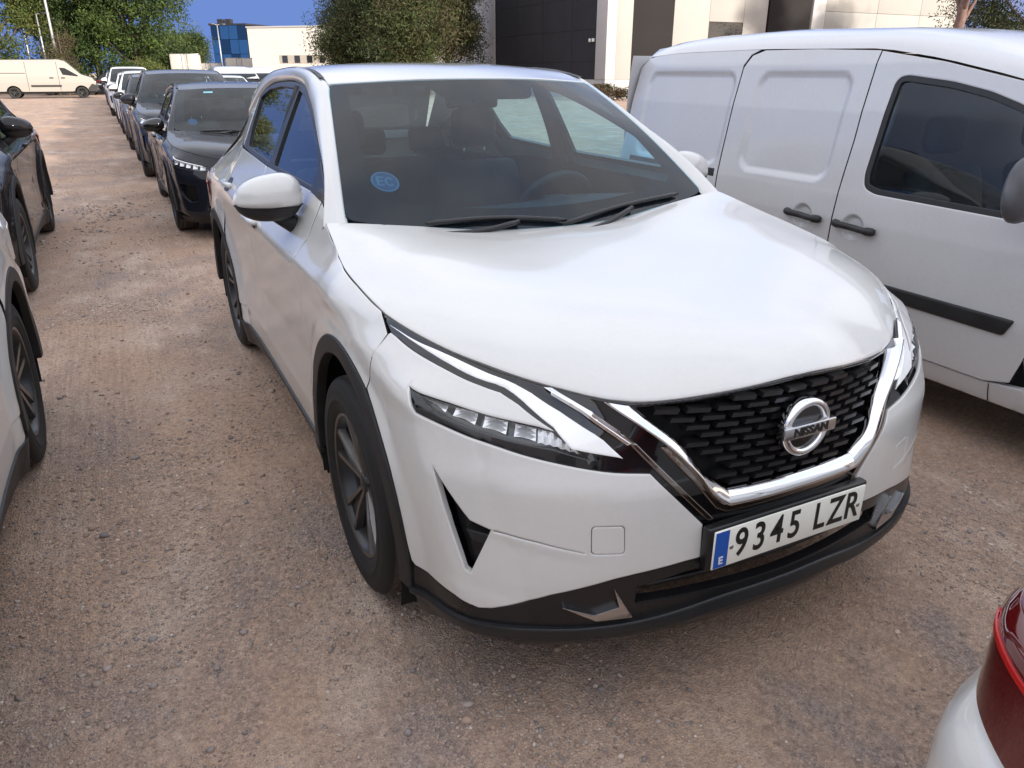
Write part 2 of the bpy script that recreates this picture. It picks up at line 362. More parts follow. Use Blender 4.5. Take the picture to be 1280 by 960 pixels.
# ------------------------------------------------------------------ car body surfaces
class Band:
    """body side: plan curve (half, s from nose centre) + outward offset table off(s,z)"""
    def __init__(s,plan,stations,arches=(),ridge=None,E=None):
        p=np.array(plan,float);t=np.r_[0,np.cumsum(np.hypot(*np.diff(p,axis=0).T))]
        m=np.gradient(p,t,axis=0);m[0]=[np.hypot(*m[0]),0]
        s.L=np.linspace(0,t[-1],1800);s.p=herm(t,p,s.L,m)
        T=np.gradient(s.p,s.L,axis=0);N=np.stack([T[:,1],-T[:,0]],1);s.n=N/np.linalg.norm(N,axis=1)[:,None]
        s.zs=np.linspace(.05,1.35,261)
        s.ss=np.array([a for a,_ in stations])
        s.tab=np.array([np.interp(s.zs,*zip(*k)) for _,k in stations])
        ker=np.array([1,2,1.]);ker/=ker.sum()
        s.tab=np.array([np.convolve(np.pad(r,1,'edge'),ker,'valid') for r in s.tab])
        s.arch=arches;s.ridge=ridge;s.E=None
        if E is not None:
            # E: 3d pts (x,y,z) -> nearest s, off
            e=np.array(E,float);rec=[]
            for x,y,z in e:
                d=(s.p[:,0]-x)**2+(s.p[:,1]-y)**2;i=d.argmin()
                rec.append((s.L[i],z,(np.array([x,y])-s.p[i])@s.n[i]))
            rec=np.array(rec);s.E=rec
            o=s.off(rec[:,0],rec[:,1],False);s.Ed=rec[:,2]-o
    def off(s,S,Z,corr=True):
        S=np.abs(np.atleast_1d(S).astype(float));Z=np.atleast_1d(Z).astype(float)
        fz=np.clip((Z-s.zs[0])/(s.zs[1]-s.zs[0]),0,len(s.zs)-1.001);j=fz.astype(int);q=fz-j
        k=np.clip(np.searchsorted(s.ss,S,side='right')-1,0,len(s.ss)-2)
        w=np.clip((S-s.ss[k])/(s.ss[k+1]-s.ss[k]),0,1);w=w*w*(3-2*w)*.5+w*.5
        A=s.tab[k,j]*(1-q)+s.tab[k,j+1]*q;Bb=s.tab[k+1,j]*(1-q)+s.tab[k+1,j+1]*q
        o=A*(1-w)+Bb*w
        if s.ridge:
            sc=np.interp(Z,*s.ridge['c']);am=np.interp(Z,*s.ridge['a'])
            d=np.abs(S-sc)/s.ridge['w'];o=o+am*np.maximum(0,1-np.sqrt(d*d+.004))
        y=np.interp(S,s.L,s.p[:,1])
        for (ay,az,r0,r1,amp) in s.arch:
            r=np.hypot(y-ay,(Z-az)*np.where(Z<az,.3,1));o=o+amp*(1-sst(r0,r1,r))
        if getattr(s,'extra',None): o=o+s.extra(S,Z)
        if corr and s.E is not None:
            ze=np.interp(S,s.E[:,0],s.E[:,1]);dd=np.interp(S,s.E[:,0],s.Ed,right=0.)
            o=o+dd*sst(ze-.13,ze,Z)
        return o
    def pt(s,S,Z,d=0.):
        S=np.atleast_1d(S).astype(float);sg=np.where(S<0,-1.,1.);a=np.abs(S)
        o=s.off(a,Z)+d
        x=np.interp(a,s.L,s.p[:,0])+np.interp(a,s.L,s.n[:,0])*o
        y=np.interp(a,s.L,s.p[:,1])+np.interp(a,s.L,s.n[:,1])*o
        return np.stack([x*sg,y,np.broadcast_to(Z,x.shape).astype(float)],1)
PLAN=list(zip([0,.15,.3,.45,.58,.70,.79,.855,.895,.915,.92,.92,.92,.92,.918,.905,.87,.78,.6,.3,0],
 [-.03,-.022,.0,.035,.085,.155,.245,.36,.50,.68,.9,1.3,2.4,3.2,3.6,3.95,4.2,4.31,4.36,4.385,4.39]))
# hood edge, half (x>0)
E=[(0,-.008,.904),(.15,.0,.897),(.3,.040,.880),(.43,.092,.870),(.50,.13,.883),(.55,.168,.894),(.6,.21,.905),(.65,.26,.919),(.7,.32,.935),(.75,.39,.952),(.78,.45,.963),(.8,.50,.971),(.82,.56,.981),(.84,.64,.996),(.85,.70,1.008),(.858,.82,1.03),(.86,.94,1.05),(.852,1.03,1.066),(.841,1.12,1.086),(.830,1.22,1.108),(.822,1.285,1.122),(.795,1.55,1.18)]
ST=[(0,[(.10,-.15),(.2,-.05),(.25,-.005),(.275,.005),(.30,.0),(.33,-.01),(.45,0),(.55,-.004),(.60,-.010),(.72,-.014),(.80,-.015),(.86,-.017),(.905,-.022),(1.0,-.06)]),
 (.43,[(.1,-.14),(.2,-.05),(.25,.0),(.275,.01),(.30,.006),(.33,-.002),(.45,.008),(.60,.006),(.655,.004),(.675,.0),(.72,-.018),(.80,-.04),(.875,-.06),(1.,-.1)]),
 (.68,[(.1,-.12),(.2,-.03),(.25,.018),(.285,.027),(.35,.028),(.43,.028),(.55,.021),(.675,.017),(.695,.012),(.74,-.004),(.80,-.022),(.90,-.06),(1.,-.11)]),
 (.85,[(.1,-.12),(.2,-.03),(.25,.005),(.285,.02),(.35,.022),(.45,.022),(.55,.02),(.69,.016),(.71,.012),(.75,.001),(.8,-.010),(.85,-.022),(.92,-.05),(1.,-.11)]),
 (1.02,[(.1,-.1),(.2,-.03),(.25,-.005),(.3,.005),(.45,.008),(.6,.008),(.72,.003),(.80,-.002),(.868,.001),(.882,-.005),(.92,-.03),(.98,-.065),(1.05,-.12)]),
 (1.25,[(.1,-.03),(.2,0),(.6,-.002),(.80,-.010),(.908,-.002),(.920,-.006),(.95,-.024),(.99,-.045),(1.06,-.12)]),
 (1.55,[(.1,0),(.6,-.004),(.84,-.013),(.966,-.002),(.978,-.006),(1.0,-.022),(1.03,-.055),(1.07,-.11)]),
 (1.85,[(.1,-.06),(.3,-.03),(.45,-.03),(.6,-.028),(.75,-.020),(.88,-.013),(.976,-.001),(.988,-.006),(1.02,-.035),(1.045,-.058),(1.18,-.125),(1.3,-.19)]),
 (2.3,[(.1,-.10),(.3,-.03),(.40,-.028),(.45,-.032),(.6,-.036),(.75,-.022),(.88,-.012),(.972,-.001),(.985,-.006),(1.02,-.036),(1.05,-.06),(1.18,-.125),(1.3,-.19)]),
 (3.3,[(.1,-.10),(.3,-.03),(.40,-.028),(.45,-.032),(.6,-.036),(.75,-.022),(.88,-.012),(.975,-.001),(.99,-.007),(1.03,-.038),(1.06,-.063),(1.18,-.125),(1.3,-.19)]),
 (4.2,[(.1,0),(.6,0),(.95,0),(1.0,-.01),(1.05,-.045),(1.18,-.125),(1.3,-.19)]),
 (4.62,[(.1,-.12),(.3,0),(.6,0),(.95,0),(1.0,-.01),(1.05,-.045),(1.18,-.125),(1.3,-.19)]),
 (4.95,[(.1,-.12),(.25,.0),(.35,.035),(.60,.045),(.69,.045),(.73,.035),(.77,.0),(.95,0),(1.02,-.025),(1.1,-.085),(1.2,-.17),(1.3,-.24)]),
 (6.5,[(.1,-.12),(.25,.0),(.35,.035),(.60,.045),(.69,.045),(.73,.035),(.77,.0),(.95,0),(1.02,-.03),(1.1,-.1),(1.2,-.2)])]
RIDGE=dict(c=([.25,.30,.42,.57,.71,.88,.95],[.83,.835,.865,.915,.965,1.012,1.03]),a=([.22,.32,.84,.91],[0,.024,.016,0]),w=.16)
ARCH=[(.905,.355,.50,.57,.016),(3.571,.355,.50,.60,.018)]
# ------------------------------------------------------------------ car builder
def wheel(parent,x,y,r,side,spokes=5,rimr=None,width=.225,style='blade',steer=0.):
    """side -1/+1: outer face towards -x/+x.  wheel (rim barrel) > tyre, spoke..., brake_disc, hub_cap"""
    rr=rimr or r*.665; w=width
    rim=lathe('wheel',[(rr*.90,-w*.42),(rr*.99,-w*.44),(rr*1.0,-w*.38),(rr*.93,-w*.30),(rr*.90,0),(rr*.90,w*.20),(rr*.945,w*.34),(rr*.965,w*.40),(rr*1.0,w*.415),(rr*1.0,w*.44),(rr*.975,w*.45),(rr*.955,w*.43),(rr*.93,w*.36),(rr*.885,w*.22)],'alloy_dark',parent,56)
    rim.location=(x-side*w*.5,y,r); rim.rotation_euler=(0,0,(0 if side>0 else math.pi)+steer)
    a=w*.5
    prof=[(rr*.99,-a*.86),(rr*1.06,-a*.96),(r*.86,-a*1.0),(r*.945,-a*.93),(r*.98,-a*.82)]
    ty=lathe('tyre',prof+[(r*.99,-a*.74)],'rubber',rim,64)
    lathe('tyre_wall',[(r*.99,a*.74),(r*.98,a*.82),(r*.962,a*.89),(r*.945,a*.93),(r*.90,a*.985),(r*.86,a*1.0),(r*.80,a*1.0),(r*.795,a*1.01),(r*.785,a*1.01),(r*.78,a*.995),(rr*1.07,a*.965),(rr*1.03,a*.91),(rr*.99,a*.86)],'rubber',rim,64)
    # tread blocks between the grooves, sipes across
    rows=[]; nt_=90
    zs=[-.74,-.55,-.53,-.50,-.47,-.45,-.18,-.16,-.13,-.10,-.08,.08,.10,.13,.16,.18,.45,.47,.50,.53,.55,.74]
    gv=[0,0,1,1,1,0,0,1,1,1,0,0,1,1,1,0,0,1,1,1,0,0]
    V=[];F=[];n=180
    for k,(z,g) in enumerate(zip(zs,gv)):
        for i in range(n):
            sip=(i%2==0) and not g and k not in (0,len(zs)-1)
            R=r*(1-.004*(z/.74)**2*2)-(.008 if g else 0)-(.004 if (i%4==0 and abs(z)>.5) else 0); q=2*math.pi*i/n
            V.append((z*a,R*math.cos(q),R*math.sin(q)))
    m=len(zs)
    for k in range(m-1):
        for i in range(n): F.append((k*n+i,k*n+(i+1)%n,(k+1)*n+(i+1)%n,(k+1)*n+i))
    mesh_obj('tread',V,F,'tread',rim,False)
    lathe('rim_lip',[(rr*.955,w*.432),(rr*.975,w*.452),(rr*1.0,w*.443),(rr*1.004,w*.42)],'alloy' if style!='steel' else 'alloy_dark',rim,56)
    lathe('brake_disc',[(rr*.25,-w*.02),(rr*.72,-w*.02),(rr*.72,-w*.08),(rr*.25,-w*.08)],'alloy_dark',rim,40)
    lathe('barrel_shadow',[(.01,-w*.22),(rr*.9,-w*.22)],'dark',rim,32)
    lathe('hub_cap',[(.0,w*.335),(rr*.10,w*.335),(rr*.135,w*.32),(rr*.15,w*.27),(rr*.15,w*.1)],'alloy_dark',rim,24)
    for k in range(spokes):
        q=2*math.pi*k/spokes+.35
        c,s=math.cos(q),math.sin(q)
        def pt(u,v,d): return (w*d, c*u*rr-s*v*rr, s*u*rr+c*v*rr)
        if style=='blade':
            # two thin machined blades that spread towards the rim, a dark sunk web between them
            for off in (-1,1):
                o=[(.13,off*.035-.028,.30),(.13,off*.035+.028,.30),(.50,off*.10+.030,.365),(.95,off*.215+.042,.42),(.95,off*.215-.042,.42),(.50,off*.10-.030,.365)]
                nn=len(o); A=[pt(*p) for p in o]; sl=[(p[0],p[1]*1.02+(.02 if i in (1,2,3) else -.02),p[2]-.10) for i,p in enumerate(o)]; Bk=[pt(*p) for p in sl]
                mesh_obj('spoke',A+Bk,[tuple(range(nn))]+[tuple(range(nn,2*nn))[::-1]]+[(i,nn+i,nn+(i+1)%nn,(i+1)%nn) for i in range(nn)],'alloy',rim,False)
            o=[(.13,-.06,.27),(.13,.06,.27),(.50,.13,.30),(.93,.27,.345),(.96,0,.36),(.93,-.27,.345),(.50,-.13,.30)]
            nn=len(o); A=[pt(*p) for p in o]; Bk=[pt(p[0],p[1],p[2]-.12) for p in o]
            mesh_obj('spoke_web',A+Bk,[tuple(range(nn))]+[tuple(range(nn,2*nn))[::-1]]+[(i,nn+i,nn+(i+1)%nn,(i+1)%nn) for i in range(nn)],'alloy_dark',rim,False)
            for kk in range(1):
                q2=q+math.pi/spokes; bx_=[(w*.20,math.cos(q2)*rr*.22+.011*math.cos(t_),math.sin(q2)*rr*.22+.011*math.sin(t_)) for t_ in np.linspace(0,6.283,7)[:-1]]; tp=[(x_+w*.08,y_,z_) for x_,y_,z_ in bx_]
                mesh_obj('wheel_nut',bx_+tp,[tuple(range(6,12))]+[(i,(i+1)%6,6+(i+1)%6,6+i) for i in range(6)],'alloy',rim,False)
        else:
            for off in (-.11,.11):
                o=[(.12,-.05+off*.5,.30),(.12,.05+off*.5,.30),(.93,.05+off*1.6,.40),(.93,-.05+off*1.6,.40)]
                A=[pt(*p) for p in o]; Bk=[pt(p[0],p[1],p[2]-.14) for p in o]; nn=4
                mesh_obj('spoke',A+Bk,[tuple(range(nn))]+[tuple(range(nn,2*nn))[::-1]]+[(i,nn+i,nn+(i+1)%nn,(i+1)%nn) for i in range(nn)],'alloy' if style!='steel' else 'alloy_dark',rim,False)
    return rim
def mirror_cap(parent,sg,c,mat,S=1.,warp=lambda X:X):
    """door mirror: painted cap above, black foot below, glass behind"""
    n=26;mrows=18
    def shell(lo,hi,grow=0.):
        rows=[]
        for i in range(mrows+1):
            t=i/mrows; xx=-.118+.236*t            # across the car
            k=(abs(2*t-1))**2.6; hgt=(.092)*(max(0,1-k))**.5*(1-.22*t); dep=.085*(max(0,1-k*.96))**.5
            row=[]
            for q in np.linspace(0,2*math.pi,n,endpoint=False):
                cy=-math.cos(q); cz=math.sin(q)
                yy=dep*np.sign(cy)*abs(cy)**.75*(1.0 if cy<0 else .55); zz=hgt*np.sign(cz)*abs(cz)**.85
                zz+=(.012*(1-2*t)) ; yy+=.06*t*t+.0
                row.append((xx,yy,np.clip(zz,lo,hi)))
            rows.append(row)
        return np.array(rows)*S*(1+grow)
    for nm,lo,hi,mt in (('mirror_cap',-.024,.2,mat),('mirror_shell',-.2,-.025,'black_plastic')):
        A=shell(lo,hi,0 if nm=='mirror_cap' else -.012).reshape(-1,3)
        A=A.copy(); A[:,0]*=sg; A+=np.array([sg*c[0],c[1],c[2]])
        rows=warp(A).reshape(mrows+1,n,3)
        if sg<0: rows=rows[::-1]
        grid(nm,rows,mt,parent,closed_v=True,caps=True)
    p=[(sg*(c[0]-.02),c[1]+.02,c[2]-.05),(sg*(c[0]-.10),c[1]+.03,c[2]-.115),(sg*(c[0]-.16),c[1]+.04,c[2]-.15),(sg*(c[0]-.22),c[1]+.05,c[2]-.155)]
    tube('mirror_foot',warp(np.array(p)),[.035*S,.034*S,.036*S,.04*S],'black_plastic',parent,12)
class Car:
    def __init__(s,warp=lambda X:X):
        def taper(X):
            # the cabin narrows towards the tail
            X=np.array(X,float).copy(); X[:,0]*=1-.17*np.maximum(0,X[:,1]-3.22)*sst(.95,1.25,X[:,2]); return warp(X)
        s.w=taper; s.b=Band(PLAN,ST,ARCH,RIDGE,E)
        eg=crv([(p[0],p[1]) for p in E[:14]],1100); s.eg=np.vstack([eg[::-1]*[-1,1],eg])
        pts=[]
        for sg in (-1,1):
            for x,y,z in E[:-1]:
                if x==0 and sg<0: continue
                pts.append((sg*x,y,z))
            for q in ((.60,.62,1.038),(.66,.9,1.070),(.70,1.15,1.098),(.3,.45,1.013),(.34,.8,1.046),(.36,1.12,1.070),(.62,1.262,1.104),(.3,1.213,1.072),(.45,.30,.985),(.2,.2,.978)): pts.append((sg*q[0],q[1],q[2]))
        pts+=[(0,.16,.976),(0,.36,1.002),(0,.7,1.032),(0,1.0,1.054),(0,1.197,1.064)]
        P=np.array(pts); P[:,2]+=s.roll(P[:,0],P[:,1]); s.hb=TPS(P,8e-3); s.hood=lambda x,y:s.hb(x,y)-s.roll(x,y)
        rp=[]
        for sg in (-1,1):
            rp+=[(sg*.603,2.0,1.536),(sg*.59,2.15,1.568),(sg*.582,2.39,1.592),(sg*.582,2.8,1.592),(sg*.588,3.08,1.578),(sg*.60,3.33,1.555),(sg*.60,3.7,1.515),(sg*.3,1.91,1.552),(sg*.3,2.4,1.612),(sg*.3,3.0,1.605),(sg*.3,3.7,1.53)]
        rp+=[(0,1.88,1.556),(0,2.1,1.592),(0,2.5,1.618),(0,3.0,1.612),(0,3.7,1.535)]
        s.roof=TPS(rp,1e-4)
    def roll(s,x,y):
        """the bonnet rolls over towards its leading edge"""
        d2=(x[:,None]-s.eg[None,:,0])**2+(y[:,None]-s.eg[None,:,1])**2; d=np.sqrt(d2.min(1)+1e-5)
        ay=s.eg[d2.argmin(1),1]; k=np.interp(ay,[0,.15,.64,.95],[1,1,.42,.18])
        return .056*k*np.exp(-d/.055)
    def band(s,S,Z): return s.w(s.b.pt(S,Z))
    def hoodp(s,x,y): return s.w(np.stack([x,y,s.hood(x,y)],1))
    def roofp(s,x,y): return s.w(np.stack([x,y,s.roof(x,y)],1))
    def ws(s,u,v):
        """windscreen: u in [-.76,.76], v in [0,.85]"""
        a=u/.76; t=v/.85
        B=np.stack([.76*a,1.305-.16*(1-a*a),1.048+.075*a*a],1); T=np.stack([.603*a,2.0-.118*(1-a*a),1.556-.021*a*a],1)
        t=t[:,None]; X=B*(1-t)+T*t; X[:,2]+=.022*np.sin(np.pi*np.clip(t[:,0],0,1)); return s.w(X)
    def side(s,sg):
        def f(u,z):
            y=u*sg; d=np.maximum(z-1.04,-.1); x=.855-.42*d-.12*d*d
            return s.w(np.stack([sg*x,y,z],1))
        return f
    def sy(s,y): return np.interp(y,s.b.p[:,1],s.b.L)
    def zE(s,S): return np.interp(S,s.b.E[:,0],s.b.E[:,1])
def mir(poly,sg): return np.array([(p[0]*sg,p[1]) for p in poly],float)
CLAD_O=[(1.0322,.30),(1.0322,.3855),(1.0523,.487),(1.0988,.6164),(1.1572,.7041),(1.2466,.7925),(1.3239,.838),(1.4050,.864),(1.5077,.8706),(1.5973,.853),(1.7391,.7835),(1.90,.655),(1.985,.52),(2.01,.40),(2.01,.30)]
def arcs(c,y0,z0,r,a0,a1,n=22):
    return [(float(c.sy(y0+r*math.cos(q))),z0+r*math.sin(q)) for q in np.linspace(math.radians(a0),math.radians(a1),n)]
def build_body(root,c,pm,detail=True,style='suv',glassm='glass',sideg='side_glass',step=.032,gap=.0022):
    """panels common to every car: hood, fenders, doors, quarters, sills, arches, roof, pillars, glass"""
    w=c.w
    # ---- bonnet
    e=crv([(p[0],p[1]) for p in E[:-1]],70)
    e=np.array([(x*(1-gap/.8),y+gap*1.3) for x,y in e])
    half=[tuple(q) for q in e]; back=[(.812,1.289),(.62,1.258),(.45,1.228),(.25,1.206),(0,1.197)]
    rim=half+[tuple(q) for q in crv(back,14)][:-1]
    poly=[(x,y) for x,y in rim]+[(-x,y) for x,y in rim[::-1] if x>1e-6]
    panel('bonnet',poly,c.hoodp,pm,root,step=step,rim=.03,bev=.006)
    # ---- roof
    R=[(.600,2.0),(.588,2.15),(.579,2.39),(.579,2.8),(.585,3.08),(.597,3.33),(.597,3.68)]
    hd=[(.597*a,2.0-.118*(1-a*a)) for a in np.linspace(1,-1,17)]
    rr=[tuple(q) for q in crv(R,20)]
    tail=[(.597*a,3.68+.06*(1-a*a)) for a in np.linspace(1,-1,13)]
    poly=hd[::-1]+rr[1:]+tail[1:]+[(-x,y) for x,y in rr[::-1]][1:-1]
    panel('roof',poly,c.roofp,pm,root,step=.06,rim=.02,bev=.008)
    # ---- windscreen with printed border
    WS=roundc([(-.75,.004),(.75,.004),(.756,.842),(-.756,.842)],.03)
    IN=roundc([(-.655,.115),(.655,.115),(.675,.805),(.30,.812),(.235,.70),(-.235,.70),(-.30,.812),(-.675,.805)],.05)
    panel('windscreen',WS,c.ws,glassm,root,step=.05,rim=0,bev=0)
    panel('windscreen_border',WS,c.ws,'frit',root,holes=[IN],step=.05,rim=0,bev=0,d=-.004)
    # cowl
    cw=[(x*.99,y) for x,y in [(.76,1.305),(.6,1.27),(.3,1.225),(0,1.205),(-.3,1.225),(-.6,1.27),(-.76,1.305)]]
    A=[[(x,y-.02,1.03+.06*(x/.76)**2) for x,y in cw],[(x,y+.12,1.055+.07*(x/.76)**2) for x,y in cw]]
    grid('cowl',w(np.array(A).reshape(-1,3)).reshape(2,-1,3),'black_plastic',root)
    for sg in (-1,1):
        B=c.band; sd=c.side(sg)
        # ---- fender
        ss=np.linspace(1.2875,1.925,16)
        top=[(a,float(c.zE(a))-.0025) for a in ss]
        arch=[tuple(q) for q in crv(CLAD_O,50)]
        seam=[(1.26,.80),(1.235,.865),(1.222,.925),(1.222,.955)]
        # part of the arch behind the seam
        ab=[q for q in arch if q[0]>1.262]
        fend=top+[(1.98,1.145),(2.055,1.168),(2.06,1.0),(2.06,.60),(2.045,.39)]+[(2.012,.37)]+ab[::-1]+seam
        fend=[q for q in fend if not(q in ab and q[1]<.39)]
        panel('fender',mir(fend,sg),B,pm,root,step=step,rim=.015,rim_mat='dark',soft=.35)
        # ---- doors
        s1,s2,s3=2.0655,float(c.sy(2.46)),float(c.sy(3.26))
        ra=arcs(c,3.571,.355,.485,178,20,26)
        door1=[(s1,.40),(s1,1.168),(s1+.12,1.182),(s2,1.182),(s2-.015,1.0),(s2-.02,.40)]
        panel('front_door',mir(door1,sg),B,pm,root,step=.05,rim=.015,rim_mat='dark',soft=.35)
        rai=[q for q in ra if q[0]<s3-.002 and q[1]>.40]
        door2=[(s2-.0155,.40),(s2-.0105,1.0),(s2+.0045,1.182),(s3+.12,1.205),(s3+.06,1.06),(s3,.95)]+rai[::-1]+[(rai[0][0],.40)]
        panel('rear_door',mir(door2,sg),B,pm,root,step=.05,rim=.015,rim_mat='dark',soft=.35)
        raq=[q for q in ra if q[0]>s3+.003]
        quarter=[(s3+.0045,.95),(s3+.0645,1.06),(s3+.1245,1.205),(float(c.sy(3.72)),1.245),(float(c.sy(4.0)),1.215),(5.2,1.15),(6.0,1.12),(6.0,.35),(float(c.sy(4.1)),.36)]+raq[::-1]
        panel('rear_quarter',mir(quarter,sg),B,pm,root,step=.05,rim=.015,rim_mat='dark',soft=.35)
        # sill and its plastic
        panel('sill',mir([(2.05,.28),(2.05,.398),(s2,.398),(rai[0][0]-.01,.398),(rai[0][0]-.01,.28)],sg),B,pm,root,step=.06,rim=.02,d=-.004)
        panel('sill_cladding',mir([(2.0,.17),(2.0,.295),(rai[0][0],.295),(rai[0][0],.17)],sg),B,'black_plastic',root,step=.06,rim=.02,d=.006)
        for P_ in ([(2.04,.42),(2.04,1.15),(2.085,1.15),(2.085,.42)],[(s2-.04,.42),(s2-.04,1.0),(s2-.02,1.17),(s2+.025,1.17),(s2+.012,1.0),(s2+.012,.42)],[(s3-.02,.96),(s3+.04,1.06),(s3+.10,1.19),(s3+.145,1.19),(s3+.085,1.06),(s3+.025,.94)],[(1.235,.82),(1.205,.93),(1.245,.94),(1.28,.83)]):
            panel('seam_shade_strip',mir(P_,sg),B,'dark',root,d=-.012,step=.08,rim=0,bev=0)  # dark strips added so the gaps between panels look shaded
        # ---- arches
        al=np.array(arch); cw_=np.array([float(c.sy(.905))-.015,.355]); dv=al-cw_; ln=np.linalg.norm(dv,axis=1)[:,None]; ia=[tuple(q) for q in cw_+dv*(1-.055/ln)]
        ring=arch+ia[::-1]
        panel('wheel_arch_trim',mir(ring,sg),B,'black_plastic',root,step=.03,d=.006,rim=.035,bev=.006)
        ro=arcs(c,3.571,.355,.482,-5,185,34); ri=arcs(c,3.571,.355,.425,-5,185,34)
        panel('wheel_arch_trim',mir(ro+ri[::-1],sg),B,'black_plastic',root,step=.04,d=.006,rim=.035,bev=.006)
        for y0 in (.905,3.571):
            A=[]
            for xx in (.90,.60):
                A.append([(sg*xx,y0+.465*math.cos(q),.355+.465*math.sin(q)) for q in np.linspace(-.35,math.pi+.35,24)])
            A.append([(sg*.6,y0,.355)]*24)
            grid('wheel_well',w(np.array(A).reshape(-1,3)).reshape(3,24,3),'dark',root)
        # ---- pillars: A pillar and cant rail between the glass edge and the door frame
        wsE=[c.ws(np.array([sg*.757]),np.array([v]))[0] for v in np.linspace(-.04,.85,9)]
        wv=[np.array(q) for q in wsE]
        Rr=[w(np.array([[sg*(x+.006),y,z]]))[0] for x,y,z in [(.600,2.06,1.551),(.590,2.2,1.574),(.583,2.45,1.592),(.583,2.8,1.590),(.589,3.08,1.576),(.60,3.33,1.552),(.605,3.68,1.512)]]
        up=crv(wv+Rr,44)
        fr=[(.835,1.285,1.100),(.783,1.42,1.212),(.721,1.72,1.335),(.660,2.06,1.452),(.628,2.27,1.512),(.612,2.5,1.536),(.610,2.8,1.537),(.625,3.1,1.516),(.655,3.34,1.46),(.69,3.56,1.39),(.72,3.72,1.33)]
        lo=crv([w(np.array([[sg*x,y,z]]))[0] for x,y,z in fr],44)
        mid=(up+lo)/2+np.array([sg*.016,0,.016]); q1=(up*.82+lo*.18)+np.array([sg*.010,0,.012]); q3=(up*.18+lo*.82)+np.array([sg*.010,0,.008])
        rows=np.array([up-np.array([sg*.012,0,.012]),up,q1,mid,q3,lo,lo-np.array([sg*.02,0,.0])])
        grid('roof_pillar',rows if sg>0 else rows[::-1],pm,root)
        # black ditch between roof skin and rail
        dt=crv(Rr,16); dd=[q+np.array([-sg*.012,0,.004]) for q in dt]; de=[q+np.array([sg*.010,0,.006]) for q in dt]
        A=np.array([dd,de]); grid('roof_ditch_seal',A if sg<0 else A[::-1],'black_plastic',root)
        # ---- side glass and its black frame
        f=[(y,z) for x,y,z in fr]
        outer=[(1.345,1.157)]+f[1:9]+[(3.36,1.44),(3.26,1.212),(2.9,1.190),(2.4,1.178),(1.9,1.174),(1.45,1.168)]
        outer=crv(outer[:9],40).tolist()+outer[9:]
        def ins(poly,k):
            l=dens(poly,.03)
            if area2(l)<0: l=l[::-1]
            t=np.roll(l,-1,axis=0)-np.roll(l,1,axis=0); n=np.stack([-t[:,1],t[:,0]],1); n/=np.maximum(np.linalg.norm(n,axis=1),1e-9)[:,None]
            return l+n*k
        W1=roundc([(1.60,1.197),(1.62,1.245),(1.75,1.325),(1.90,1.378),(2.08,1.438),(2.27,1.488),(2.40,1.505),(2.385,1.4),(2.36,1.2)],.012)
        W2=roundc([(2.455,1.202),(2.475,1.4),(2.485,1.513),(2.8,1.516),(3.08,1.498),(3.235,1.455),(3.17,1.30),(3.10,1.222)],.02)
        W3=roundc([(3.215,1.235),(3.30,1.43),(3.42,1.38),(3.58,1.30),(3.60,1.262),(3.4,1.24)],.015)
        mm=lambda P:[(y*sg,z) for y,z in P]
        panel('window_frame',mm(outer),sd,'satin_black',root,holes=[mm(W1),mm(W2)],step=.05,d=-.006,rim=.02,bev=.003)
        for Wd in (W1,W2): panel('side_window',mm(Wd),sd,sideg,root,step=.08,d=-.016,rim=0,bev=0)
        panel('rear_pillar_panel',mm([(3.343,1.455),(3.45,1.425),(3.56,1.385),(3.72,1.325),(3.95,1.25),(4.16,1.13),(4.16,1.04),(3.95,1.17),(3.72,1.232),(3.27,1.212),(3.365,1.44)]),sd,pm,root,d=-.003,step=.06,rim=.02)
        # door handles
        if detail:
            for yy,zz in ((2.22,.985),(3.10,1.03)):
                s0=float(c.sy(yy)); o=panel('door_handle_recess',roundc(mir([(s0-.02,zz-.035),(s0-.02,zz+.03),(s0+.10,zz+.03),(s0+.10,zz-.035)],sg),.03),B,'satin_black',root,d=.0015,rim=0,bev=0)
                P=[c.b.pt(sg*(s0+k),zz+.002,dd)[0] for k,dd in ((-.07,.004),(-.03,.018),(.06,.024),(.13,.022),(.16,.008))]
                tube('door_handle',w(crv(P,14)),[.008]+[.014]*12+[.009],pm,root,10)
    # ---- tail: simple tailgate, rear glass, bumper
    rows=[]
    for z,y0 in ((1.52,3.74),(1.48,3.84),(1.20,4.16)):
        rows.append([(a*np.interp(z,[1.2,1.5],[.72,.6]),y0+.05*(1-a*a)+(.0),z) for a in np.linspace(-1,1,13)])
    grid('rear_window',w(np.array(rows).reshape(-1,3)).reshape(3,13,3)[::-1],'dark_glass',root)
    for sg in (-1,1):
        A=[[(sg*.60,3.66,1.515),(sg*.62,3.76,1.50),(sg*.72,4.14,1.20),(sg*.78,4.22,1.08)],[(sg*.73,3.70,1.32),(sg*.745,3.75,1.29),(sg*.80,3.95,1.20),(sg*.84,4.1,1.08)]]
        grid('rear_pillar',w(np.array(A,float).reshape(-1,3)).reshape(2,4,3)[::(1 if sg>0 else -1)],pm,root)
    rows=[[(a*.78,4.16+.10*(1-a*a)+k,z) for a in np.linspace(-1,1,13)] for z,k in ((1.22,-.02),(1.05,.06),(.80,.10),(.62,.08))]
    grid('tailgate',w(np.array(rows,float).reshape(-1,3)).reshape(4,13,3)[::-1],pm,root)
    ss=np.linspace(-6.4,6.4,30); q=[x for x in ss if abs(x)>4.75]
    # interior tub and floor
    for sg in (-1,1):
        A=np.array([[(sg*.80,1.42,z),(sg*.80,2.9,z),(sg*.60,3.0,z),(sg*.60,4.2,z)] for z in (.24,.7,1.12)],float)
        grid('inner_lining',w(A.reshape(-1,3)).reshape(3,4,3),'dark',root)
